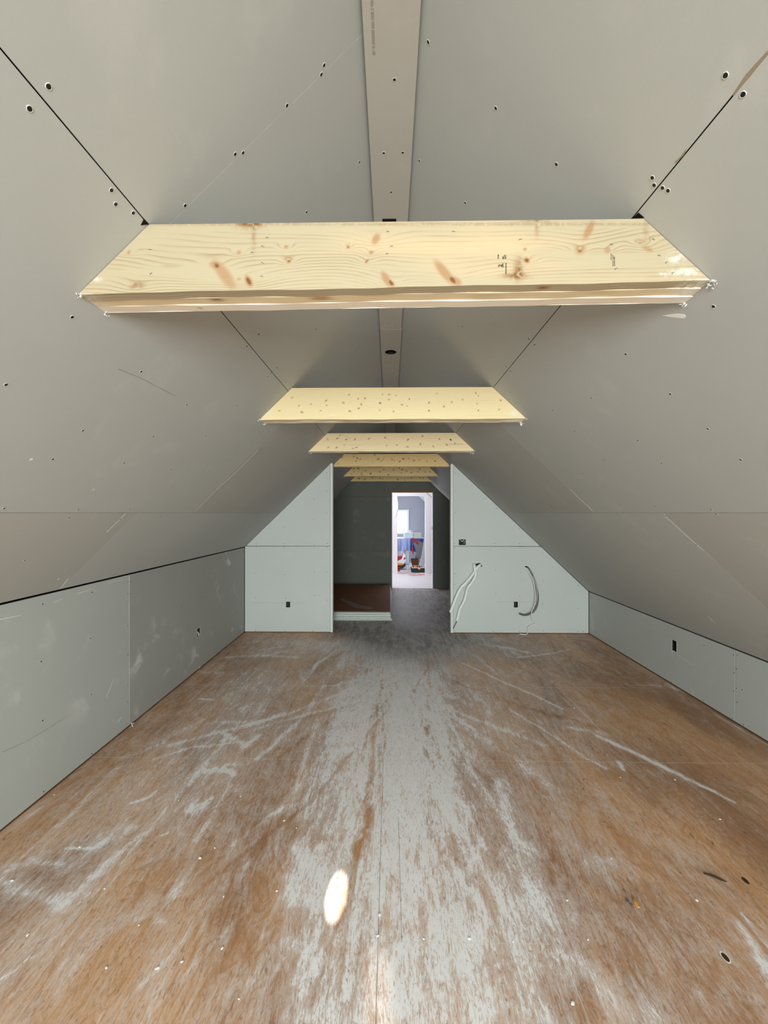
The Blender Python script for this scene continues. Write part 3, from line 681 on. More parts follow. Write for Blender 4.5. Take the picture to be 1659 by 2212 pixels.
# ------------------------------------------------------------------ beams between the slopes
def beam(label, Ya, Yb, zb, zt_, mats, knots, under, nply, group='collar beams spanning the attic', stains=(), plaster=(), tilt=0.0, res=.005):
    """Ya..Yb depth; three boards nailed side by side; knots: (x, z, rx, rz, angle, strength) on the front face"""
    root = tag(empty('ceiling_beam', (0, Ya, zb)), label, 'beam', group)
    pt = (Yb-Ya)/nply
    for ip in range(nply):
        ya, yb = Ya+ip*pt+.0005, Ya+(ip+1)*pt-.0005
        off = (0, .0016, .0004)[ip % 3]; z0 = zb+off
        nx = max(20, int(2.0/res)) if ip == 0 else 160; nz = max(6, int((zt_-z0)/res)) if ip == 0 else 2; nd = 6
        verts = []; faces = []
        tl = tilt*(1.15, .95, .85)[ip % 3]
        def X_raw(u, z):
            a, b = xl(z)+.0025, xr(z)-.0025; return a+(b-a)*u
        def up(u, z): return z+tl*(X_raw(u, z)+.9)*(zt_-z)/(zt_-z0)
        def X_at(u, z): return X_raw(u, up(u, z))
        us = np.linspace(0, 1, nx+1); zs = np.linspace(z0, zt_, nz+1); dsy = np.linspace(ya, yb, nd+1)
        def grid(fn, A, B):
            base = len(verts)
            for b in B:
                for a in A: verts.append(fn(a, b))
            na = len(A)
            for j in range(len(B)-1):
                for i in range(na-1):
                    q = base+j*na+i; faces.append((q, q+1, q+1+na, q+na))
        wob = lambda x: .0011*math.sin(x*9+ip)+.0006*math.sin(x*31+ip*2)
        grid(lambda u, z: (X_at(u, z), ya, up(u, z)+(wob(X_at(u, z)) if z == z0 else 0)), us, zs)
        grid(lambda u, y: (X_at(u, z0), y, up(u, z0)+wob(X_at(u, z0))), us, dsy)
        grid(lambda u, z: (X_at(u, z), yb, up(u, z)), (0, 1), (z0, zt_)); grid(lambda u, y: (X_at(u, zt_), y, zt_), (0, 1), (ya, yb))
        grid(lambda y, z: (X_at(0, z), y, up(0, z)), (ya, yb), (z0, zt_)); grid(lambda y, z: (X_at(1, z), y, up(1, z)), (ya, yb), (z0, zt_))
        V = np.array(verts); me = bpy.data.meshes.new('board'); me.from_pydata([tuple(v) for v in verts], [], faces); me.update()
        mk = np.zeros((len(V), 4), np.float32); mk[:, 3] = 1; wp = np.zeros(len(V), np.float32)
        front = np.abs(V[:, 1]-ya) < 1e-5
        if ip == 0:
            for x, z, rx, rz, an, s in knots:
                dx, dz = V[:, 0]-x, V[:, 2]-z; ca, sa = math.cos(an), math.sin(an)
                u_, v_ = (dx*ca+dz*sa)/rx, (-dx*sa+dz*ca)/rz; d = u_**2+v_**2
                mk[:, 0] += front*s*np.exp(-d**2.5)
                wp += front*np.sign(dz+1e-6)*-.0*np.exp(-d/6)+front*.35*np.exp(-((dx/(max(rx, rz)*4))**2+(dz/(max(rx, rz)*1.7))**2))
            for x, z, rx, rz, s in stains: mk[:, 1] += front*s*np.exp(-(((V[:, 0]-x)/rx)**2+((V[:, 2]-z)/rz)**2))
            for x, z, rx, rz, s in plaster: mk[:, 2] += front*s*np.exp(-(((V[:, 0]-x)/rx)**2+((V[:, 2]-z)/rz)**2))
        low = np.abs(V[:, 2]-z0-tl*(V[:, 0]+.9)) < .004
        for x, y, rx, ry, s in under: mk[:, 0] += (low & ~front)*s*np.exp(-((((V[:, 0]-x)/rx)**2+((V[:, 1]-y)/ry)**2)**1.5))
        for x, y, rx, ry, s in ((xr(zb)-.05, (Ya+Yb)/2, .05, .08, .9), (xl(zb)+.02, (Ya+Yb)/2, .03, .08, .5)): mk[:, 2] += low*s*np.exp(-(((V[:, 0]-x)/rx)**2+((V[:, 1]-y)/ry)**2))
        mk = np.clip(mk, 0, 1)
        ca_ = me.color_attributes.new('marks', 'FLOAT_COLOR', 'POINT'); ca_.data.foreach_set('color', mk.ravel())
        a = me.attributes.new('warp', 'FLOAT', 'POINT'); a.data.foreach_set('value', wp)
        me.materials.append(mats[ip % len(mats)])
        b = bmesh.new(); b.from_mesh(me); bmesh.ops.recalc_face_normals(b, faces=b.faces[:]); b.to_mesh(me); b.free()
        o = bpy.data.objects.new('board', me); COL.objects.link(o); o.parent = root; o.matrix_parent_inverse = root.matrix_basis.inverted()
    return root
root_fix = []
Y1 = 1.135
F1 = lambda x, y: at_y(x, y, Y1)
def kp(x, y, rx, rz, an, s): p = F1(x, y); return (p.x, p.z, rx/760, rz/760, an, s)
knots1 = [kp(485,594,38,13,-.95,.62), kp(463,572,12,8,-.3,.5), kp(537,607,14,7,-1.1,1.0), kp(812,516,13,8,1.1,.7), kp(835,603,20,8,-1.0,.75), kp(847,612,8,4,-.9,.9), kp(960,588,34,10,-.9,.72), kp(985,607,14,8,-.6,.7),
 kp(624,564,5,4,0,1), kp(752,533,4,4,0,.9), kp(802,545,5,4,0,.8), kp(792,564,6,3,.8,.9), kp(618,533,5,4,0,.7), kp(516,545,5,4,0,.7), kp(1253,542,13,9,.1,.35), kp(1253,542,6,3,.1,.7), kp(1272,497,22,8,1.1,.7),
 kp(1138,562,7,6,-.6,1), kp(1134,538,4,3,0,.8), kp(1312,540,7,7,0,.55), kp(1400,538,12,5,-.4,.6), kp(1383,523,5,5,0,.5), kp(290,618,12,5,.3,.45), kp(516,603,5,4,0,.5), kp(278,545,3,5,0,.8), kp(370,574,24,4,0,.25)]
st1 = [(F1(540,487).x, F1(0,487).z, .035, .016, .95), (F1(625,483).x, F1(0,484).z, .02, .006, .9), (F1(548,520).x, F1(0,520).z, .006, .04, .5), (F1(1160,483).x, F1(0,483).z, .05, .012, .8), (F1(1290,482).x, F1(0,482).z, .05, .008, .9), (F1(1120,590).x, F1(0,592).z, .012, .028, .95), (F1(1112,605).x, F1(0,606).z, .035, .008, .9), (F1(1160,500).x, F1(0,500).z, .006, .03, .5), (F1(1395,520).x, F1(0,520).z, .008, .03, .35), (F1(298,618).x, F1(0,618).z, .018, .010, .7)]
st1 += [(F1(x, 487).x, F1(x, 484).z, .06, .004, .45) for x in range(380, 1400, 90)]
pl1 = [(F1(1460,570).x, F1(0,570).z, .02, .014, .8), (F1(1480,600).x, F1(0,602).z, .035, .010, .9), (F1(1432,606).x, F1(0,606).z, .008, .005, .9), (F1(1374,474).x, F1(0,476).z, .012, .005, .9), (F1(222,580).x, F1(0,580).z, .004, .004, .9), (F1(210,600).x, F1(0,605).z, .012, .006, .5)]
zb1, zt1 = 2.311, 2.510
def up_(x, y): p = at_z(x, y, zb1); return p
under1 = [(up_(457,638).x, Y1+.045, .024, .014, .9), (up_(690,640).x, Y1+.05, .034, .012, .8), (up_(1182,620).x, Y1+.018, .020, .009, .95), (up_(1050,640).x, Y1+.05, .05, .02, .2), (up_(424,657).x, Y1+.09, .006, .005, .9), (up_(1300,640).x, Y1+.05, .05, .01, .2)]
B1 = beam('nearest ceiling beam of three pale knotty boards, carrying an ink grade stamp', Y1, Y1+.110, zb1, zt1, [M['wood1'], M['wood_in'], M['wood_low']], knots1, under1, 3, stains=st1, plaster=pl1, tilt=.0105, res=.004)

def rnd_knots(pix, Y, r=.006, rz=None):
    out = []
    for x, y in pix:
        p = at_y(x, y, Y); out.append((p.x, p.z, r*random.uniform(.7, 1.5), r*random.uniform(.5, .9), random.uniform(-1, 1), random.uniform(.6, 1)))
    return out
crop = lambda lst, ox=540, oy=640, s=2.676: [(ox+a/s, oy+b/s) for a, b in lst]
k2 = crop([(243,587),(353,624),(283,633),(440,603),(443,630),(625,592),(665,590),(573,569),(766,567),(804,567),(845,574),(921,594),(879,627),(908,633),(1035,615),(1080,563),(1121,637),(1166,612),(1229,597),(1305,560),(1320,575),(1450,602),(1313,620),(1320,660),(1035,661),(830,666),(750,658),(628,648),(577,665),(408,662),(300,670),(170,661),(643,625),(540,615),(803,597),(752,617),(1440,655)])
k3 = crop([(403,827),(448,825),(505,822),(556,828),(607,827),(520,802),(688,823),(781,817),(997,809),(913,829),(790,862),(910,870),(615,874),(1095,825),(1138,859),(1160,829),(500,874),(850,860),(985,855),(1185,850),(596,880),(1060,868),(452,874),(545,860)])
k4 = [(700+a/5.72, 960+b/5.72) for a, b in [(368,150),(410,170),(395,207),(600,220),(655,185),(675,180),(730,185),(705,205),(840,185),(935,212),(980,178),(1175,190),(1275,210),(1370,205),(1500,200),(175,240),(445,185),(865,203),(1110,200),(1045,178),(625,130),(220,160)]]
k5 = [(700+a/5.72, 960+b/5.72) for a, b in [(365,300),(425,297),(370,340),(340,365),(460,355),(515,325),(690,340),(740,310),(930,292),(965,310),(795,375),(955,355),(1020,330),(1080,350),(1180,300),(1250,340),(1310,340),(470,378),(575,360),(1160,340),(860,315)]]
k6 = [(700+a/5.72, 960+b/5.72) for a, b in [(505,435),(690,420),(725,430),(910,435),(1185,412),(1225,418),(600,410),(430,420),(1080,415),(1000,440)]]
def on_slope(x, y): return at_plane(x, y, Vector((XL, 0, KL)), NL)
Y2, Y3, Y4, Y5, Y6 = 2.71, 4.25, 5.80, 7.30, 8.50
Z2, Z3, Z4, Z5, Z6 = [at_y(843, y, Y).z for y, Y in ((905.5, Y2), (974.5, Y3), (1007.5, Y4), (1028.5, Y5), (1039.5, Y6))]
T2, T3_, T4 = [at_y(843, y, Y).z for y, Y in ((837, Y2), (935.5, Y3), (980.5, Y4))]
print('beam z', Z2, T2, Z3, T3_, Z4, T4, Z5, Z6)
p2 = at_y(1110, 893, Y2)
B2 = beam('cream ceiling beam, second from the camera, with small scattered knots', Y2, Y2+.11, Z2, T2, [M['wood2'], M['wood_in'], M['wood_low']], rnd_knots(k2, Y2, .0075), [], 3, plaster=[(at_y(618,845,Y2).x, at_y(618,845,Y2).z, .012, .01, .9), (at_y(1110,893,Y2).x, at_y(1110,893,Y2).z, .03, .02, .6), (at_y(580,893,Y2).x, at_y(580,893,Y2).z, .02, .012, .6), (at_y(718,897,Y2).x, at_y(718,897,Y2).z, .015, .005, .9)], res=.006)
B3 = beam('honey-toned ceiling beam, third from the camera, with dark round knots', Y3, Y3+.11, Z3, T3_, [M['wood3'], M['wood_in'], M['wood_low']], rnd_knots(k3, Y3, .0105), [], 3, plaster=[(at_y(985,948,Y3).x, at_y(985,955,Y3).z, .012, .04, .5)], stains=[(at_y(985,959,Y3).x, at_y(985,959,Y3).z, .08, .004, .8)], res=.008)
B4 = beam('knotty ceiling beam just behind the wide opening, fourth from the camera', Y4, Y4+.11, Z4, T4, [M['wood4']], rnd_knots(k4, Y4, .012), [], 3, res=.009)
B5 = beam('very knotty ceiling beam inside the corridor, fifth from the camera', Y5, Y5+.11, Z5, Z5+.19, [M['wood4']], rnd_knots(k5, Y5, .016), [], 3, res=.010)
B6 = beam('farthest ceiling beam, close to the dark corridor end wall', Y6, Y6+.11, Z6, Z6+.19, [M['wood4']], rnd_knots(k6, Y6, .018), [], 3, res=.012)

# ink grade stamps on the nearest beam
def text(body, p, size, ang, mat, parent, name='ink_stamp', ext=.0002, normal='-y', bold=False):
    cu = bpy.data.curves.new(name, 'FONT'); cu.body = body; cu.size = size; cu.extrude = ext; cu.align_x = 'LEFT'
    if bold: cu.offset = size*.02
    q = bpy.data.objects.new(name, cu); COL.objects.link(q)
    R = Matrix.Rotation(H90, 4, 'X') if normal == '-y' else Matrix.Rotation(math.pi, 4, 'X')
    q.matrix_world = Matrix.Translation(p) @ R @ Matrix.Rotation(ang, 4, 'Z')
    bpy.context.view_layer.update(); dg = bpy.context.evaluated_depsgraph_get()
    me = bpy.data.meshes.new_from_object(q.evaluated_get(dg)); mw = q.matrix_world.copy(); bpy.data.objects.remove(q)
    o = bpy.data.objects.new(name, me); COL.objects.link(o); me.materials.clear(); me.materials.append(mat); me.transform(mw)
    o.parent = parent; o.matrix_parent_inverse = parent.matrix_basis.inverted() if parent.type == 'EMPTY' else Matrix.Identity(4); return o
brd = [c for c in B1.children if c.name.startswith('board')][0]
for body, x, y, s in (('2', 1084.5, 577, .0155), ('STUD', 1077.5, 559, .0048), ('S-DRY', 1087.5, 578, .0045), ('MILL', 1088, 560, .0048), ('437', 1093.5, 559.5, .0075), ('SPRUCE PINE FIR', 1094, 592, .0042)):
    p = F1(x, y); p.y = Y1-.0006; q = text(body, p, s, H90, M['ink'], B1, bold=True)
for body, x, y, s in (('KD HT 38 x 184 SPF', 1325, 575, .0036), ('SAWN  DRY', 1321, 562, .0034), ('GRADED LUMBER', 1328, 575, .0034)):
    p = F1(x, y); p.y = Y1-.0006; text(body, p, s, H90, M['ink'], B1)
# staples and nail tips in the nearest beam
stp = bmesh.new(); box_bm(-.005, .005, -.0012, 0, -.0007, .0007, stp); box_bm(-.005, -.0038, -.0012, 0, -.004, .0007, stp)
stm = bpy.data.meshes.new('staple'); stp.to_mesh(stm); stp.free(); stm.materials.append(M['wire_g'])
for x, y, a in ((325,539,.3),(326,591,-.6),(578,513,.4),(568,532,.5),(568,568,.6),(566,597,.4),(838,500,.2),(846,532,.05),(837,548,.1),(980,500,.2),(1124,517,0),(1321,528,.5),(1412,517,.7),(1424,552,.4),(1440,566,-.6),(1331,580,-.3),(1454,589,-.3),(545,545,.2)):
    p = F1(x, y); o = bpy.data.objects.new('staple', stm); COL.objects.link(o); o.matrix_world = Matrix.Translation((p.x, Y1-.0002, p.z)) @ Matrix.Rotation(a, 4, 'Y') @ Matrix.Scale(.8, 4)
    o.parent = B1; o.matrix_parent_inverse = B1.matrix_basis.inverted()

# ragged paper and compound where the beams pass the boards, dark notches above the nearest beam
def lump(name, p, r, mat, parent, n=9, flat=.5, N=None, seed=0):
    rd = random.Random(seed); bm = bmesh.new()
    for i in range(n):
        q = Vector(p)+Vector((rd.uniform(-1, 1), rd.uniform(-1, 1), rd.uniform(-1, 1)))*r
        M4 = Matrix.Translation(q) @ Matrix.Rotation(rd.uniform(0, 6), 4, Vector((rd.random(), rd.random(), rd.random())).normalized()) @ Matrix.Diagonal((r*rd.uniform(.3, .7), r*rd.uniform(.15, .4), r*rd.uniform(.08, .25), 1))
        bmesh.ops.create_icosphere(bm, subdivisions=1, radius=1, matrix=M4)
    return obj(name, bm, mat, parent)
def end_pts(zb_, Ya, Yb):
    zr_ = zb_+(.019 if Ya < 2 else 0); return [((xl(zb_)+.004), Ya, zb_), ((xl(zb_)+.004), Yb, zb_), ((xr(zr_)-.004), Ya, zr_), ((xr(zr_)-.004), Yb, zr_)]
for i, (zb_, Ya, r) in enumerate(((zb1, Y1, .008), (Z2, Y2, .012), (Z3, Y3, .012), (Z5, Y5, .012))):
    for j, p in enumerate(end_pts(zb_, Ya, Ya+.11)):
        lump('torn_paper', Vector(p)+Vector((0, 0, -.003)), r*(1.5 if (i == 0 and j >= 2) or j == 3 else .8), M['joint'] if j != 2 else M['torn_rim'], ceiling, 12, seed=i*7+j)
# white gouge on the right slope by the beam end
P_, N_ = Vector((XR, 0, KR)), NR
g = [(1430,682),(1440,680),(1462,678),(1478,679),(1482,684),(1478,688),(1466,687),(1448,685)]
obj('gouge_mark', prism_bm([at_plane(x, y, P_, N_)+N_*.0008 for x, y in g], N_, .0012, .0004), M['joint'], ceiling)
def smear(pix, P, N, w, parent, mat='joint', name='compound_mark'):
    a = [at_plane(x, y, P, N)+N*.0006 for x, y in pix]; bm = bmesh.new()
    for p, q in zip(a, a[1:]):
        t = (q-p).normalized(); s = N.cross(t)*w; prism_bm([p-s, q-s*.6, q+s*.6, p+s], N, .0008, 0, bm)
    return obj(name, bm, M[mat], parent)
PL = Vector((XL, 0, KL))
smear([(1269,1091),(1273,1097),(1280,1104)], P_, NR, .006, ceiling); smear([(1436,1116),(1448,1125),(1480,1155),(1520,1190)], P_, NR, .0010, ceiling)
smear([(1231,1056),(1250,1076),(1268,1093)], P_, NR, .0007, ceiling); smear([(1530,1332),(1545,1346)], P_, NR, .003, ceiling)
smear([(64,994),(71,991)], PL, NL, .006, ceiling); smear([(200,1058),(204,1057)], PL, NL, .004, ceiling); smear([(147,1250),(130,1272)], PL, NL, .003, ceiling)
smear([(272,1109),(255,1126),(230,1150)], PL, NL, .0012, ceiling); smear([(558,972),(520,1010),(476,1050),(420,1106)], PL, NL, .0007, ceiling)
smear([(125,1252),(128,1249)], PL, NL, .005, ceiling)
# paper torn back along the upper right joint, showing brown core
for a_ in (((1583,203),(1612,160),(1659,108),(1659,116),(1620,166),(1584,207)), ((1456,351),(1470,338),(1484,320),(1478,334),(1462,351))):
    obj('torn_edge', prism_bm([at_plane(x, y, P_, N_)+N_*.0007 for x, y in a_], N_, .001, 0), plain('torn_brown_paper', (150, 134, 112), .9), ceiling)
# pencil line on the left slope and print on the ridge strip
smear([(255,797),(300,815),(345,838),(378,855)], PL, NL, .0012, ceiling, 'ink_faint', 'pencil_line')
smear([(1024,1103),(1050,1104)], Vector((0, 0, 0)) if False else P_, NR, .0001, ceiling, 'ink_faint', 'pencil_line')
for (x, y) in ((1131,1101),(1190,1093)):
    lump('scuff_mark', at_plane(x, y, P_, NR)+NR*.0005, .018, M['ink_faint'], ceiling, 7, seed=x)
for o in list(ceiling.children):
    if o.name.startswith('scuff_mark'):
        c = sum((v.co for v in o.data.vertices), Vector())/len(o.data.vertices)
        for v in o.data.vertices:
            d = v.co-c; v.co = c+d-NR*d.dot(NR)*.97
            v.co = v.co+NR*(.0006-(v.co-P_).dot(NR))
strip0 = fs.find(Vector((-.03, 1.3, zt)))
q = text('||||:| ||| |||I||||||||||| ||||||| |I|||||| || I||||| I ||| |||| |I || II ||| |||||', Vector((-.048, 1.22, zt-.0004)), .0095, H90, M['ink_faint'], ceiling, 'print_line', .0001, 'down')

# black gaps beside the nearest beam top
for x0, pts in ((0, [(311,479),(321,483),(306,486)]), (1, [(1379,457),(1391,470),(1366,471)])):
    P = (PL, NL) if x0 == 0 else (P_, NR)
    obj('board_gap', prism_bm([at_plane(x, y, *P)+P[1]*.0012 for x, y in ([(311,472),(322,484),(304,486)] if x0 == 0 else [(1379,459),(1392,470),(1367,471)])], P[1], .0012, 0), M['cavity'], ceiling)
obj('board_gap', box_bm(at_z(826,474,zt).x, at_z(856,474,zt).x, at_z(840,480,zt).y, at_z(840,472.5,zt).y, zt-.0012, zt-.0002), M['cavity'], ceiling)

PW, NW = Vector((XL, 0, 0)), Vector((1, 0, 0))
for a_, w_ in (([(0,1338),(45,1329)], .0022), ([(115,1302),(136,1293)], .0018), ([(168,1282),(196,1273)], .0018), ([(232,1260),(268,1251)], .0014), ([(279.3,1243),(279.2,1300),(279.4,1420),(279.2,1563)], .0026), ([(255,1560),(262,1549)], .003), ([(230,1506),(246,1466)], .0012)):
    smear(a_, PW, NW, w_, wall_left, name='chalk_mark')
smear([(5,1625),(60,1600),(110,1570),(140,1550)], PW, NW, .0012, wall_left, 'ink_faint', 'pencil_line')
lump('compound_lump', at_x(281, 1566, XL)+Vector((.012, 0, 0)), .016, M['joint'], floor, 10, seed=41)
lump('compound_lump', at_x(428, 1441, XL)+Vector((.012, 0, 0)), .010, M['joint'], floor, 8, seed=42)
smear([(1452,1408),(1457,1405)], Vector((XR, 0, 0)), Vector((-1, 0, 0)), .003, wall_right, name='torn_paper'); smear([(1463,1414),(1480,1425),(1498,1437)], Vector((XR, 0, 0)), Vector((-1, 0, 0)), .0012, wall_right, name='chalk_mark')
smear([(540,1302),(600,1302),(660,1302)], Vector((0, YP, 0)), Vector((0, -1, 0)), .0010, wall_part, 'ink_faint', 'pencil_line'); smear([(1075,1300),(1150,1300)], Vector((0, YP, 0)), Vector((0, -1, 0)), .0010, wall_part, 'ink_faint', 'pencil_line')

# ------------------------------------------------------------------ junction boxes let into the boards
def jbox(label, face, px, wdt, hgt, wires, label_extra=None):
    c = at_plane(px[0], px[1], face.P, face.N); N = face.N; R = frame_of(N); ux, uy = R.col[0], R.col[1]
    sh = face.find(c)
    def bx(hw, hh, d0, d1):
        b = bmesh.new(); vs = [b.verts.new(c+ux*a*hw+uy*bb*hh+N*d) for d in (d0, d1) for a, bb in ((-1, -1), (1, -1), (1, 1), (-1, 1))]
        for f in ((0, 1, 2, 3), (7, 6, 5, 4), (0, 4, 5, 1), (1, 5, 6, 2), (2, 6, 7, 3), (3, 7, 4, 0)): b.faces.new([vs[i] for i in f])
        return b
    boolean_cut(sh, [bx(wdt/2+.002, hgt/2+.002, -.05, .05)])
    root = tag(empty('junction_box', c), label, 'electrical box')
    hw, hh = wdt/2, hgt/2; b = bmesh.new(); T = .0025
    def add(u0, u1, v0, v1, d0, d1):
        vs = [b.verts.new(c+ux*u+uy*v+N*d) for d in (d0, d1) for u, v in ((u0, v0), (u1, v0), (u1, v1), (u0, v1))]
        for f in ((0, 3, 2, 1), (4, 5, 6, 7), (0, 1, 5, 4), (1, 2, 6, 5), (2, 3, 7, 6), (3, 0, 4, 7)): b.faces.new([vs[i] for i in f])
    add(-hw, -hw+T, -hh, hh, -.062, -.001); add(hw-T, hw, -hh, hh, -.062, -.001); add(-hw, hw, -hh, -hh+T, -.062, -.001); add(-hw, hw, hh-T, hh, -.062, -.001); add(-hw, hw, -hh, hh, -.065, -.062)
    obj('box', b, M['box_blue'], root)
    b = bmesh.new(); e_ = .0045; n_ = 10
    def add2(u0, u1, v0, v1):
        vs = [b.verts.new(c+ux*u+uy*v+N*d) for d in (.0001, .0009) for u, v in ((u0, v0), (u1, v0), (u1, v1), (u0, v1))]
        for f in ((0, 3, 2, 1), (4, 5, 6, 7), (0, 1, 5, 4), (1, 2, 6, 5), (2, 3, 7, 6), (3, 0, 4, 7)): b.faces.new([vs[i] for i in f])
    o_ = .0025
    for s in (-1, 1):
        add2(min(s*(hw+o_), s*(hw+o_+e_)), max(s*(hw+o_), s*(hw+o_+e_)), -hh-o_-e_, hh+o_+e_); add2(-hw-o_, hw+o_, min(s*(hh+o_), s*(hh+o_+e_)), max(s*(hh+o_), s*(hh+o_+e_)))
    obj('cut_edge', b, M['box_rim'], root)
    for pts, r, m_ in wires:
        obj('wire', tube_bm([c+ux*u*hw+uy*v*hh+N*d for u, v, d in pts], r, 8), M[m_], root)
    return root
jbox('single black junction box low on the left half of the partition', pf, (622.3, 1305.8), .052, .076, [
    ([(-.55, .75, -.04), (-.5, .2, -.012), (-.45, -.5, -.004), (-.4, -.75, -.02)], .0028, 'wire_g'), ([(.1, .7, -.04), (.25, .2, -.008), (.1, -.5, -.004), (.3, -1.1, .006)], .0026, 'wire_g'), ([(-.2, .9, -.03), (0, .1, -.005), (.55, -.6, -.02)], .0026, 'wire_b'), ([(.6, .8, -.04), (.75, 0, -.01), (.6, -.8, -.03)], .0024, 'wire_b')])
jbox('single black junction box low on the partition beside the curved grey cable', pf, (1114.3, 1306), .050, .076, [
    ([(-.5, .8, -.04), (-.6, 0, -.012), (-.4, -.75, -.02)], .0026, 'wire_g'), ([(-.1, .95, -.03), (.1, .2, -.004), (.25, -.8, -.015)], .0028, 'wire_g'), ([(.5, .9, -.03), (.55, 0, -.01), (.6, -.7, -.03)], .0026, 'wire_b')])
jbox('wide black double junction box high on the partition right of the opening', pf, (998.6, 1171.3), .090, .074, [
    ([(-.6, .9, -.05), (-.3, .5, -.01), (0, .38, -.003), (.3, .5, -.008), (.5, .9, -.04)], .005, 'wire_w'), ([(.7, .8, -.04), (.72, .2, -.012), (.66, -.3, -.02), (.72, -.7, -.03)], .0035, 'wire_w'), ([(-.75, .6, -.04), (-.7, .2, -.01), (-.5, -.3, -.03)], .003, 'wire_g'), ([(-.2, -.4, -.03), (.05, -.55, -.008), (.3, -.45, -.03)], .004, 'wire_g')])
jbox('narrow junction box cut into the left knee wall near the partition', kl, (429, 1366), .056, .086, [([(.6, .3, -.04), (.3, -.1, -.01), (.5, -.6, -.006), (.2, -.95, -.004)], .005, 'wire_w')])
jbox('junction box with pale cut edges in the right knee wall', kr, (1456.5, 1395), .056, .100, [([(.7, .9, -.03), (.75, 0, -.010), (.6, -.7, -.012)], .003, 'wire_w'), ([(.1, -.4, -.03), (.4, -.6, -.012), (.1, -.8, -.03)], .004, 'wire_g')])

# ------------------------------------------------------------------ cables hanging from the partition
def wp_(x, y, off): return at_y(x, y, YP-off)
def hole(px, pts, name='cable_hole'):
    c = [wp_(x, y, .0008) for x, y in pts]; sh = pf.find(wp_(*px, 0))
    return obj(name, prism_bm([Vector((p.x, YP-.0008, p.z)) for p in c], (0, -1, 0), .0007, 0), M['cavity'], sh)
hole((1034, 1219), [(1021,1217.5),(1028,1218),(1036,1216),(1038,1217),(1042,1221),(1041,1224),(1036,1224),(1028,1221)])
hole((1137, 1224), [(1133,1223),(1138,1222.5),(1142,1225),(1140,1228),(1135,1225)])
t = tag(empty('insulated_pipe', wp_(1037, 1220, .0)), 'white foam-covered pipe hanging from the partition, its lower end crossing the opening edge', 'pipe')
R1 = [(1038,1220,-.01),(1034,1223,.02),(1028,1230,.035),(1018,1245,.04),(1005,1260,.045),(996,1269,.05),(988,1284,.055),(981,1301,.06),(976,1315,.065),(973,1323,.068)]
obj('foam_sleeve', tube_bm([wp_(x, y, d) for x, y, d in R1[:7]], .0185, 14), M['foam'], t, True)
obj('foam_sleeve', tube_bm([wp_(x, y, d) for x, y, d in [(997,1268,.05),(992,1276,.0525)]+R1[6:]], .0200, 14), M['foam'], t, True)
t = tag(empty('insulated_pipe', wp_(1024, 1219, .0)), 'wavy white foam-covered pipe on the partition, ending in a thin black wire', 'pipe')
R2_ = [(1024,1218,-.01),(1024.5,1222,.045),(1026,1232,.075),(1027,1243,.078),(1020,1257,.07),(1010,1271,.065),(1006,1287,.06),(1001,1302,.055),(994,1314,.05),(990,1328,.045),(987,1341,.04)]
obj('foam_sleeve', tube_bm([wp_(x, y, d) for x, y, d in R2_], .0178, 14), M['foam'], t, True)
obj('wire', tube_bm([wp_(x, y, d) for x, y, d in [(987,1339,.04),(986,1344,.04),(983,1350,.03),(979,1358,.02)]], .004, 8), M['wire_b'], t, True)
G1 = [(1138,1224,-.01),(1144,1231,.02),(1151,1244,.035),(1157,1260,.04),(1161,1278,.045),(1162.5,1292,.05),(1160,1309,.05),(1153,1321,.05),(1143,1327,.05),(1132,1329,.05),(1122,1326,.05)]
t = tag(empty('flexible_cable', wp_(1138, 1224, 0)), 'bundle of grey and white cables curving down the right side of the partition', 'cable')
obj('cable', tube_bm([wp_(x, y, d) for x, y, d in G1], .010, 10), M['flex'], t, True)
obj('cable', tube_bm([wp_(x-(1.6 if 3 < i < 9 else 0), y-(.8 if i > 6 else 0), d+.004) for i, (x, y, d) in enumerate(G1)], .009, 10), M['flex'], t, True)
W1 = [(1135,1226,-.01),(1141,1235,.045),(1148,1246,.055),(1153,1260,.06),(1156,1275,.065),(1156.5,1290,.068),(1154.5,1308,.068),(1149,1320,.065),(1148,1329,.06),(1151,1338,.05),(1155,1344,.04),(1158,1346,.035),(1152,1349,.03),(1143,1353,.03),(1140,1358,.03),(1140,1366,.03),(1136,1371,.05),(1129,1370,.05),(1122,1369.5,.05)]
bm = tube_bm([wp_(x, y, d) for x, y, d in W1], .0052, 10)
obj('white_cable', bm, M['wire_w'], t, True)['label'] = 'thin white cable kinked down to the floor'
wtop = tube_bm([wp_(x, y, d) for x, y, d in [(1136,1226,-.01),(1146,1236,.03),(1153,1250,.048),(1159,1268,.058),(1160,1290,.066),(1157,1306,.066)]], .0035, 8)
obj('white_cable', wtop, M['wire_w'], t, True)['label'] = 'short pale cable lying on the grey ones'

# ------------------------------------------------------------------ stack of boards in the corridor
sx1 = .008; sy0, sy1 = 6.20, 8.50
n_sh = 9; th = .0142
pos_w = ['lowest', 'second from the bottom', 'third from the bottom', 'fourth from the bottom', 'middle', 'sixth from the bottom', 'seventh from the bottom', 'eighth from the bottom', 'ninth from the bottom']
for i in range(n_sh):
    dx = (.022, .018, -.004, .0, -.006, .004, -.002, -.010, -.006)[i]; dy = random.uniform(-.006, .006)
    bm = box_bm(-1.215+dx, sx1+dx, sy0+dy, sy1+dy, .004+i*th+.0002, .004+(i+1)*th-.0042, bev=.0015)
    for f in bm.faces:
        if abs(f.normal.y) > .5 or abs(f.normal.x) > .5: f.material_index = 0
    tag(obj('drywall_board', bm, plain('board_edge', (226, 232, 224), .85, .15) if i == 0 else bpy.data.materials['board_edge']), 'pale green drywall board, %s in the stack on the corridor floor' % pos_w[i], 'board', 'drywall boards stacked in the corridor')
zt_s = .004+n_sh*th
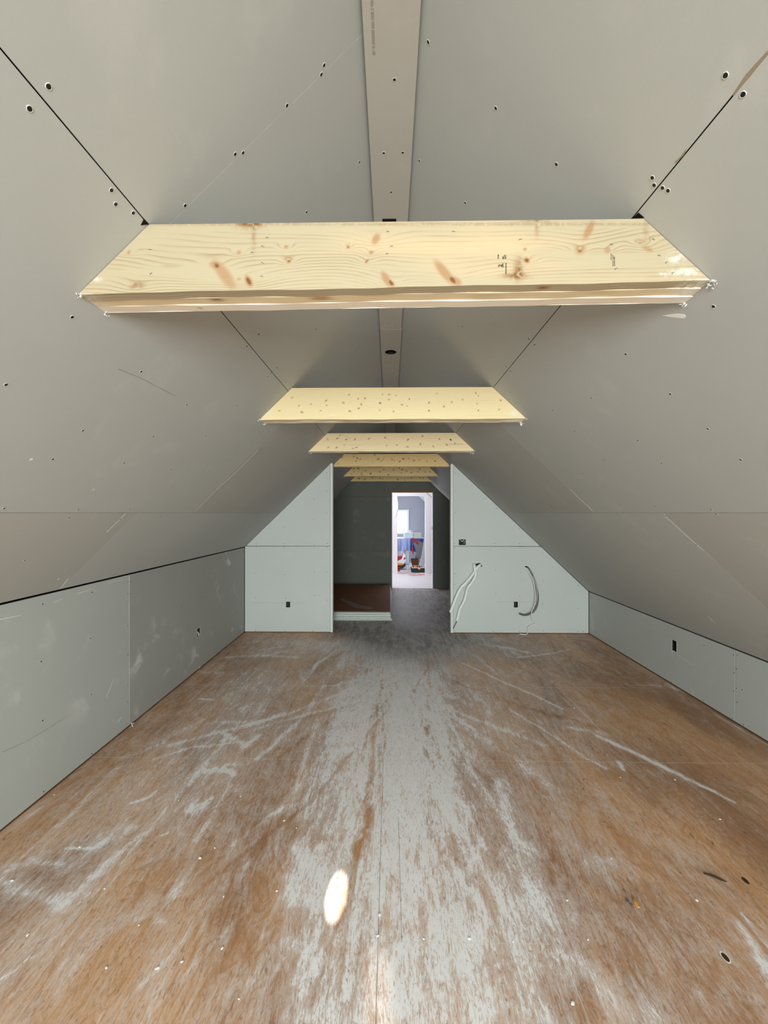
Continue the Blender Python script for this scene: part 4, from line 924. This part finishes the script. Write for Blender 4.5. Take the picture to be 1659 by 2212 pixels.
tag(obj('plywood_board', box_bm(-1.21, sx1-.01, sy0+.01, sy1-.02, zt_s, zt_s+.013, bev=.001), M['brown_sheet']), 'brown plywood board lying on top of the drywall stack in the corridor', 'board')
pz = zt_s+.0135
bm = bmesh.new(); tr = [(735,1296),(748,1301),(757,1308),(770,1313),(790,1316),(805,1317),(804,1312),(795,1309),(780,1307),(766,1302),(750,1297),(738,1292)]
pts = [at_z(x, y, pz) for x, y in tr]; prism_bm(pts, (0, 0, 1), .0005, 0, bm)
obj('dust_trail', bm, plain('grey_dust', (138, 126, 118), .9), [o for o in COL.objects if o.name == 'plywood_board'][0])

# ------------------------------------------------------------------ loose bits on the floor
crumb_px = [(117,1717),(172,1830),(226,1920),(393,2078),(483,1937),(598,1925),(614,1773),(640,1789),(520,1721),(386,1729),(230,2091),(26,1903),(820,1976),(816,2022),(516,2158),(1000,1720),(1340,1680),(1458,1685),(1555,1770),(1225,1945),(1505,1945),(1270,2030),(915,2028),(1014,2028),(1108,2034),(1320,1855),(480,2049),(464,1832),(432,1854),(1289,1557),(1240,1530),(340,2092),(1237,2168),(60,2020),(300,1999)]
def crumb_mesh(i):
    rd = random.Random(i); bm = bmesh.new(); bmesh.ops.create_icosphere(bm, subdivisions=2, radius=1)
    for v in bm.verts: v.co = Vector((v.co.x*rd.uniform(.7, 1.2), v.co.y*rd.uniform(.6, 1.1), max(-.3, v.co.z*.5*rd.uniform(.7, 1.2))))
    me = bpy.data.meshes.new('crumb'); bm.to_mesh(me); bm.free(); me.materials.append(M['crumb']); return me
CR = [crumb_mesh(i) for i in range(4)]
for i, (x, y) in enumerate(crumb_px):
    p = at_z(x, y, 0); o = bpy.data.objects.new('plaster_crumb', CR[i % 4]); COL.objects.link(o)
    s = random.uniform(.0032, .0062); o.location = (p.x, p.y, s*.3); o.scale = (s*1.3, s, s*.9); o.rotation_euler.z = random.random()*6
    tag(o, 'small white plaster crumb lying on the dusty plywood floor', 'crumb', 'plaster crumbs on the floor')
p = at_z(1355, 1945.5, 0); bm = cyl_bm(bmesh.new(), (p.x, p.y, .0004), (0, 0, 1), .0078, .0018, 24)
tag(obj('metal_disc', bm, M['disc']), 'small round grey metal disc lying on the floor beside a wood chip', 'disc')
p = at_z(1376, 1953, 0); bm = bmesh.new()
ar = [(math.cos(a)*.014, math.sin(a)*.018) for a in np.linspace(1.9, 4.9, 9)]+[(.005, -.006), (-.001, .002), (.004, .010)]
prism_bm([(p.x+a, p.y+b, .006+.004*(b > 0)) for a, b in ar], (0, 0, 1), .006, .001, bm)
tag(obj('wood_chip', bm, M['chip']), 'curved light brown wood chip lying on the floor beside the grey disc', 'wood chip')
a, b = at_z(1520, 1888, 0), at_z(1570, 1906, 0)
bm = tube_bm([a+Vector((0, 0, .004)), a*.6+b*.4+Vector((0, .003, .005)), a*.3+b*.7+Vector((0, -.002, .005)), b+Vector((0, 0, .003))], .0042, 7, radii=lambda u: .0055*(.35+.65*math.sin(math.pi*min(1, u*.9+.1))))
tag(obj('wood_splinter', bm, M['chip_dark']), 'dark wood splinter on the bare plywood at lower right', 'splinter')
p = at_z(1610, 1902, 0); bm = cyl_bm(bmesh.new(), (p.x, p.y, -.0002), (0, 0, 1), .010, .0006, 20)
for v in bm.verts: v.co.y = p.y+(v.co.y-p.y)*1.8
obj('plywood_knot', bm, M['chip_dark'], floor)
p = at_z(1567, 2068, 0)
for nm, r, m_ in (('filler_ring', .0135, 'joint'), ('plywood_knot', .0100, 'chip_dark')):
    bm = cyl_bm(bmesh.new(), (p.x, p.y, -.0002), (0, 0, 1), r, .0005 if r > .012 else .0008, 20)
    for v in bm.verts: v.co.y = p.y+(v.co.y-p.y)*1.6
    obj(nm, bm, M[m_], floor)
p = at_z(1281, 1911, 0)
obj('pencil_circle', tube_bm([(p.x+.016*math.cos(a), p.y+.015*math.sin(a), .0002) for a in np.linspace(0, 5.8, 16)], .0006, 6), M['ink_faint'], floor)
for x, y in ((203,2196),(1195,2146),(1318,2152),(233,1908)) if False else ():
    pass

# ------------------------------------------------------------------ far room: bench, sheets, tools
YT = 12.45
bl, br_ = -.35, at_y(917, 1160, YT).x
tz = at_y(880, 1163, YT).z
t = tag(empty('workbench', ((bl+br_)/2, YT+.3, 0)), 'white-topped workbench seen through the far doorway below the bright window', 'workbench')
obj('bench_top', box_bm(bl, br_, YT, YT+.6, tz-.035, tz, bev=.004), M['white'], t)
for x, y in ((bl+.04, YT+.04), (br_-.09, YT+.04), (bl+.04, YT+.52), (br_-.09, YT+.52)): obj('leg', box_bm(x, x+.045, y, y+.045, .002, tz-.036, bev=.003), M['white'], t)
def drape(x0, x1, z0, z1, Y, mat, name, label, cat, amp=.012, fold=9, slant=0.0, seed=0, th=.0015):
    rd = random.Random(seed); nx, nz = 44, 16; bm = bmesh.new(); g = []
    ph = rd.uniform(0, 6)
    for side in (0, 1):
        rows_ = []
        for j in range(nz+1):
            v = j/nz; z = z1+(z0-z1)*v; r = []
            for i in range(nx+1):
                u = i/nx; x = x0+(x1-x0)*u+slant*v*(u-.3)
                zz = z+.02*v*math.sin(u*7+ph)
                y = Y-amp*v*(1+math.sin(u*fold*2+ph+v*1.3))-.5*amp*v*math.sin(u*fold*5+ph*2)+side*th
                r.append(bm.verts.new((x, y, zz)))
            rows_.append(r)
        g.append(rows_)
    for s in (0, 1):
        for j in range(nz):
            for i in range(nx):
                f = bm.faces.new((g[s][j][i], g[s][j][i+1], g[s][j+1][i+1], g[s][j+1][i]))
    for i in range(nx): bm.faces.new((g[0][0][i], g[0][0][i+1], g[1][0][i+1], g[1][0][i])); bm.faces.new((g[0][nz][i], g[0][nz][i+1], g[1][nz][i+1], g[1][nz][i]))
    for j in range(nz): bm.faces.new((g[0][j][0], g[0][j+1][0], g[1][j+1][0], g[1][j][0])); bm.faces.new((g[0][j][nx], g[0][j+1][nx], g[1][j+1][nx], g[1][j][nx]))
    return tag(obj(name, bm, mat, None, True), label, cat)
f2 = lambda x, y: at_y(x, y, YT)
drape(bl, f2(885.5, 0).x, f2(0, 1187).z, tz-.002, YT-.006, M['blue_sheet'], 'plastic_sheet', 'pale blue plastic sheet hanging over the left front of the far workbench', 'sheet', .02, 12, seed=2)
drape(f2(886.2, 0).x, br_, f2(0, 1190).z, tz-.002, YT-.006, M['blue_dark'], 'tarpaulin', 'dark blue tarpaulin hanging over the right front of the far workbench', 'tarpaulin', .02, 5, seed=3)
drape(bl, f2(884.5, 0).x, .03, f2(0, 1180).z, YT+.02, M['clear_sheet'], 'plastic_sheet', 'whitish clear plastic sheet hanging below the pale blue one', 'sheet', .012, 12, seed=4)
bm = bmesh.new()
prism_bm([Vector((f2(x, y).x, YT-.13, f2(x, y).z)) for x, y in ((892,1163),(897,1166),(915,1172),(912,1190),(908,1206),(896,1205),(899,1190),(893,1176))], (0, -1, 0), .0015, 0, bm)
tag(obj('plastic_sheet', bm, M['smoky_sheet']), 'smoky plastic sheet hanging in a wedge over the dark blue tarpaulin', 'sheet')
t = tag(empty('red_strap', (f2(892, 0).x, YT-.15, tz)), 'red strap draped over the dark blue tarpaulin of the far workbench', 'strap')
for pts in ([(888.5,1161.5),(892,1161.5),(900,1168),(904.5,1172),(903,1175.5),(900,1175),(896,1171),(893.5,1171)], [(889.5,1181.5),(892.5,1181),(893,1198),(889.3,1192),(888.4,1188)]):
    obj('strap_end', prism_bm([Vector((f2(x, y).x, YT-.152, f2(x, y).z)) for x, y in pts], (0, -1, 0), .02, .003), M['red'], t)
# items on the bench
def f3(x, y): return at_y(x, y, YT+.15)
p0, p1 = f3(894, 1151), f3(910, 1161)
t = tag(empty('storage_box', ((p0.x+p1.x)/2, YT+.25, tz)), 'pale grey-green box on the right end of the far workbench', 'box')
obj('body', box_bm(p0.x, p1.x, YT+.12, YT+.36, tz+.001, p0.z-.02, bev=.008), plain('pale_box', (198, 204, 198), .6), t); obj('lid', box_bm(p0.x-.006, p1.x+.006, YT+.115, YT+.365, p0.z-.019, p0.z, bev=.008), plain('pale_box_lid', (226, 228, 224), .6), t)
p0, p1 = f3(873, 1151), f3(892, 1161)
t = tag(empty('storage_box', ((p0.x+p1.x)/2, YT+.25, tz)), 'low white box in the middle of the far workbench below the window', 'box')
obj('body', box_bm(p0.x, p1.x, YT+.12, YT+.36, tz+.001, p0.z-.02, bev=.008), plain('bluewhite_box', (206, 222, 236), .5), t); obj('lid', box_bm(p0.x-.005, p1.x+.005, YT+.115, YT+.365, p0.z-.018, p0.z, bev=.006), M['white'], t)
tag(lump('crumpled_bag', (f3(888,1148).x, YT+.45, f3(888,1149).z-.01), .05, M['white'], None, 16, seed=5), 'crumpled white plastic bag lying on the boxes of the far workbench', 'bag')
p = f3(871, 1150)
t = tag(empty('tap', (p.x, YT+.2, tz)), 'small dark two-pronged tap standing in front of the bright window', 'tap')
obj('stem', cyl_bm(bmesh.new(), (p.x, YT+.2, tz+.001), (0, 0, 1), .010, f3(0,1146).z-tz, 12), M['metal'], t)
obj('spout', tube_bm([Vector((f3(872.5,1147).x, YT+.2, f3(0,1147.5).z)), Vector((f3(874,0).x, YT+.2, f3(0,1144).z)), Vector((f3(876,0).x, YT+.2, f3(0,1142.8).z))], .008, 8), M['wire_g'], t)
obj('handle', tube_bm([Vector((f3(872.5,1147).x, YT+.2, f3(0,1144.5).z)), Vector((f3(871.4,0).x, YT+.2, f3(0,1142.5).z))], .008, 8), M['wire_g'], t)
# leaning white board
t = prism_bm([Vector((f2(x, y).x, YT-.16, f2(x, y).z)) for x, y in ((916.3,1153),(918.6,1153),(918.6,1214),(909.5,1221),(907,1221))], (0, -1, 0), .02, .002)
tag(obj('leaning_board', t, plain('grey_white_board', (196, 197, 202), .6)), 'long white board leaning against the wall right of the far workbench', 'board')
# open tool case
YC = 11.2
c2 = lambda x, y: at_y(x, y, YC)
x0, x1 = c2(888.5, 0).x, c2(917.5, 0).x; z1 = .125
t = tag(empty('tool_case', ((x0+x1)/2, YC+.15, 0)), 'open black tool case with orange latch on the far floor', 'tool case')
bm = box_bm(x0, x1, YC, YC+.42, .003, z1, bev=.015); obj('case_body', bm, M['black'], t)
obj('case_tray', box_bm(x0+.02, x1-.02, YC+.02, YC+.40, z1+.0005, z1+.012, bev=.002), M['white'], t)
for i, cc in enumerate((M['brown_in'], M['orange'], M['red'], M['brown_in'], M['metal'])):
    u = x0+.04+i*(x1-x0-.08)/5; obj('compartment', box_bm(u, u+.045, YC+.05, YC+.36, z1+.013, z1+.022, bev=.003), cc, t)
obj('latch', box_bm((x0+x1)/2-.03+.03, (x0+x1)/2+.03+.03, YC-.012, YC-.0005, z1-.035, z1+.004, bev=.003), M['orange'], t)
z2 = at_y(0, 1205.5, YC+.50).z; z2b = z1+.02
xa, xb, xc, xd = at_y(888.5,1205,YC+.36).x, at_y(905,1205,YC+.36).x, at_y(904.5,1219,YC+.3).x, at_y(891,1219,YC+.3).x
bm = bmesh.new()
fr_ = [(xa, YC+.50, z2), (xb, YC+.50, z2), (xc, YC+.425, z2b), (xd, YC+.425, z2b)]
a_ = [bm.verts.new(q) for q in fr_]; b_ = [bm.verts.new((q[0], q[1]+.035, q[2]+.01)) for q in fr_]
bm.faces.new(a_); bm.faces.new(b_[::-1])
for i in range(4): j = (i+1) % 4; bm.faces.new((a_[i], b_[i], b_[j], a_[j]))
obj('case_lid', bm, M['brown_in'], t)
obj('lid_rim', tube_bm([fr_[3], fr_[0], fr_[1], fr_[2]], .008, 8, smooth=False), M['black'], t)
# mitre saw
YS = 11.75; c3 = lambda x, y: at_y(x, y, YS)
t = tag(empty('mitre_saw', (c3(868, 0).x, YS+.1, 0)), 'red, white and black mitre saw on the far floor behind the doorway edge', 'power tool')
fl0 = c3(0, 1231).z
def c3p(pts, y, th, mat, nm): obj(nm, prism_bm([Vector((c3(a, b).x, YS+y, max(.004, c3(a, b).z))) for a, b in pts], (0, -1, 0), th, .004), mat, t)
c3p([(852,1222),(871,1222),(876,1219),(876,1223),(870,1228),(852,1228.5)], 0, .25, M['black'], 'base')
c3p([(852,1216.5),(868,1217),(872,1219),(870,1221.5),(852,1221.8)], .02, .2, M['orange'], 'saw_table')
c3p([(852,1204.5),(868,1202),(871.5,1203),(868,1208),(862,1210.5),(852,1214)], .06, .10, M['red'], 'motor_housing')
c3p([(856,1214.5),(868,1208),(872,1196),(876,1197),(877,1212),(873,1218),(864,1218)], .03, .03, M['white'], 'blade_guard')
c3p([(872.5,1205),(876,1203.5),(876,1207.5),(872.5,1209.5)], .024, .005, M['red'], 'guard_mark')
p = at_z(862, 1228.5, 0)
tag(obj('bucket', cyl_bm(bmesh.new(), (at_y(859.5,0,11.5).x, 11.5, .003), (0, 0, 1), .055, .115, 24, .06), M['red']), 'small red bucket just behind the left edge of the far opening', 'bucket')
p = at_y(880, 1225, 11.9)
t = tag(empty('spray_can', (p.x, 11.9, 0)), 'white rounded can on the floor between the saw and the tool case', 'can')
bm = cyl_bm(bmesh.new(), (p.x, 11.9, .003), (0, 0, 1), .045, .10, 24); cyl_bm(bm, (p.x, 11.9, .103), (0, 0, 1), .045, .03, 24, .02); obj('body', bm, M['white'], t)
obj('cap', cyl_bm(bmesh.new(), (p.x, 11.9, .134), (0, 0, 1), .018, .02, 16), M['metal'], t)
cord = [(862,1235),(870,1239),(882,1237),(890,1240),(900,1238),(908,1241),(917,1241),(905,1242),(890,1243),(882,1241)]
tag(obj('extension_cord', tube_bm([at_z(x, y, .008) for x, y in cord], .0055, 8), M['red_cord'], None, True), 'thin red extension cord snaking over the bright far floor', 'cord')
# hanging cable and strips at the left side of the far opening
YH = YW-.03; c4 = lambda x, y, d=0: at_y(x, y, YH-d)
t = tag(empty('hanging_cable', c4(849, 1071)), 'loose white cable hanging from the top left corner beyond the doorway', 'cable')
obj('cable', tube_bm([c4(855,1069), c4(857.5,1078), c4(859,1090), c4(858.5,1100), c4(856,1109), c4(854.5,1114)], .013, 8), M['white'], t, True)
obj('cable', tube_bm([c4(849,1069), c4(852,1075), c4(854,1081)], .010, 8), M['white'], t, True)
tag(obj('cable_end', tube_bm([c4(857.5,1102,.05), c4(860,1107,.05), c4(862.5,1110.5,.05)], .006, 8), M['wire_g'], None, True), 'short grey cable end in front of the far window corner', 'cable')
# switch box at the right jamb of the doorway
p = at_x(934, 1140, DR-.012); b = box_bm(DR-.016, DR-.0125, YE+.045, YE+.105, at_y(0,1143.5,YE+.05).z, at_y(0,1136.5,YE+.05).z, bev=.001)
tag(obj('switch_box', b, M['box_blue']), 'small dark switch box on the right jamb of the far doorway', 'switch box')
# brown edge of the left post of the far opening
struct(obj('trim_6', box_bm(L3-.012, L3+.002, YW-.008, YW+.125, .002, T3-.002, bev=.002), plain('raw_pine_edge', (232, 190, 150), .7)))
print('objects', len(COL.objects))
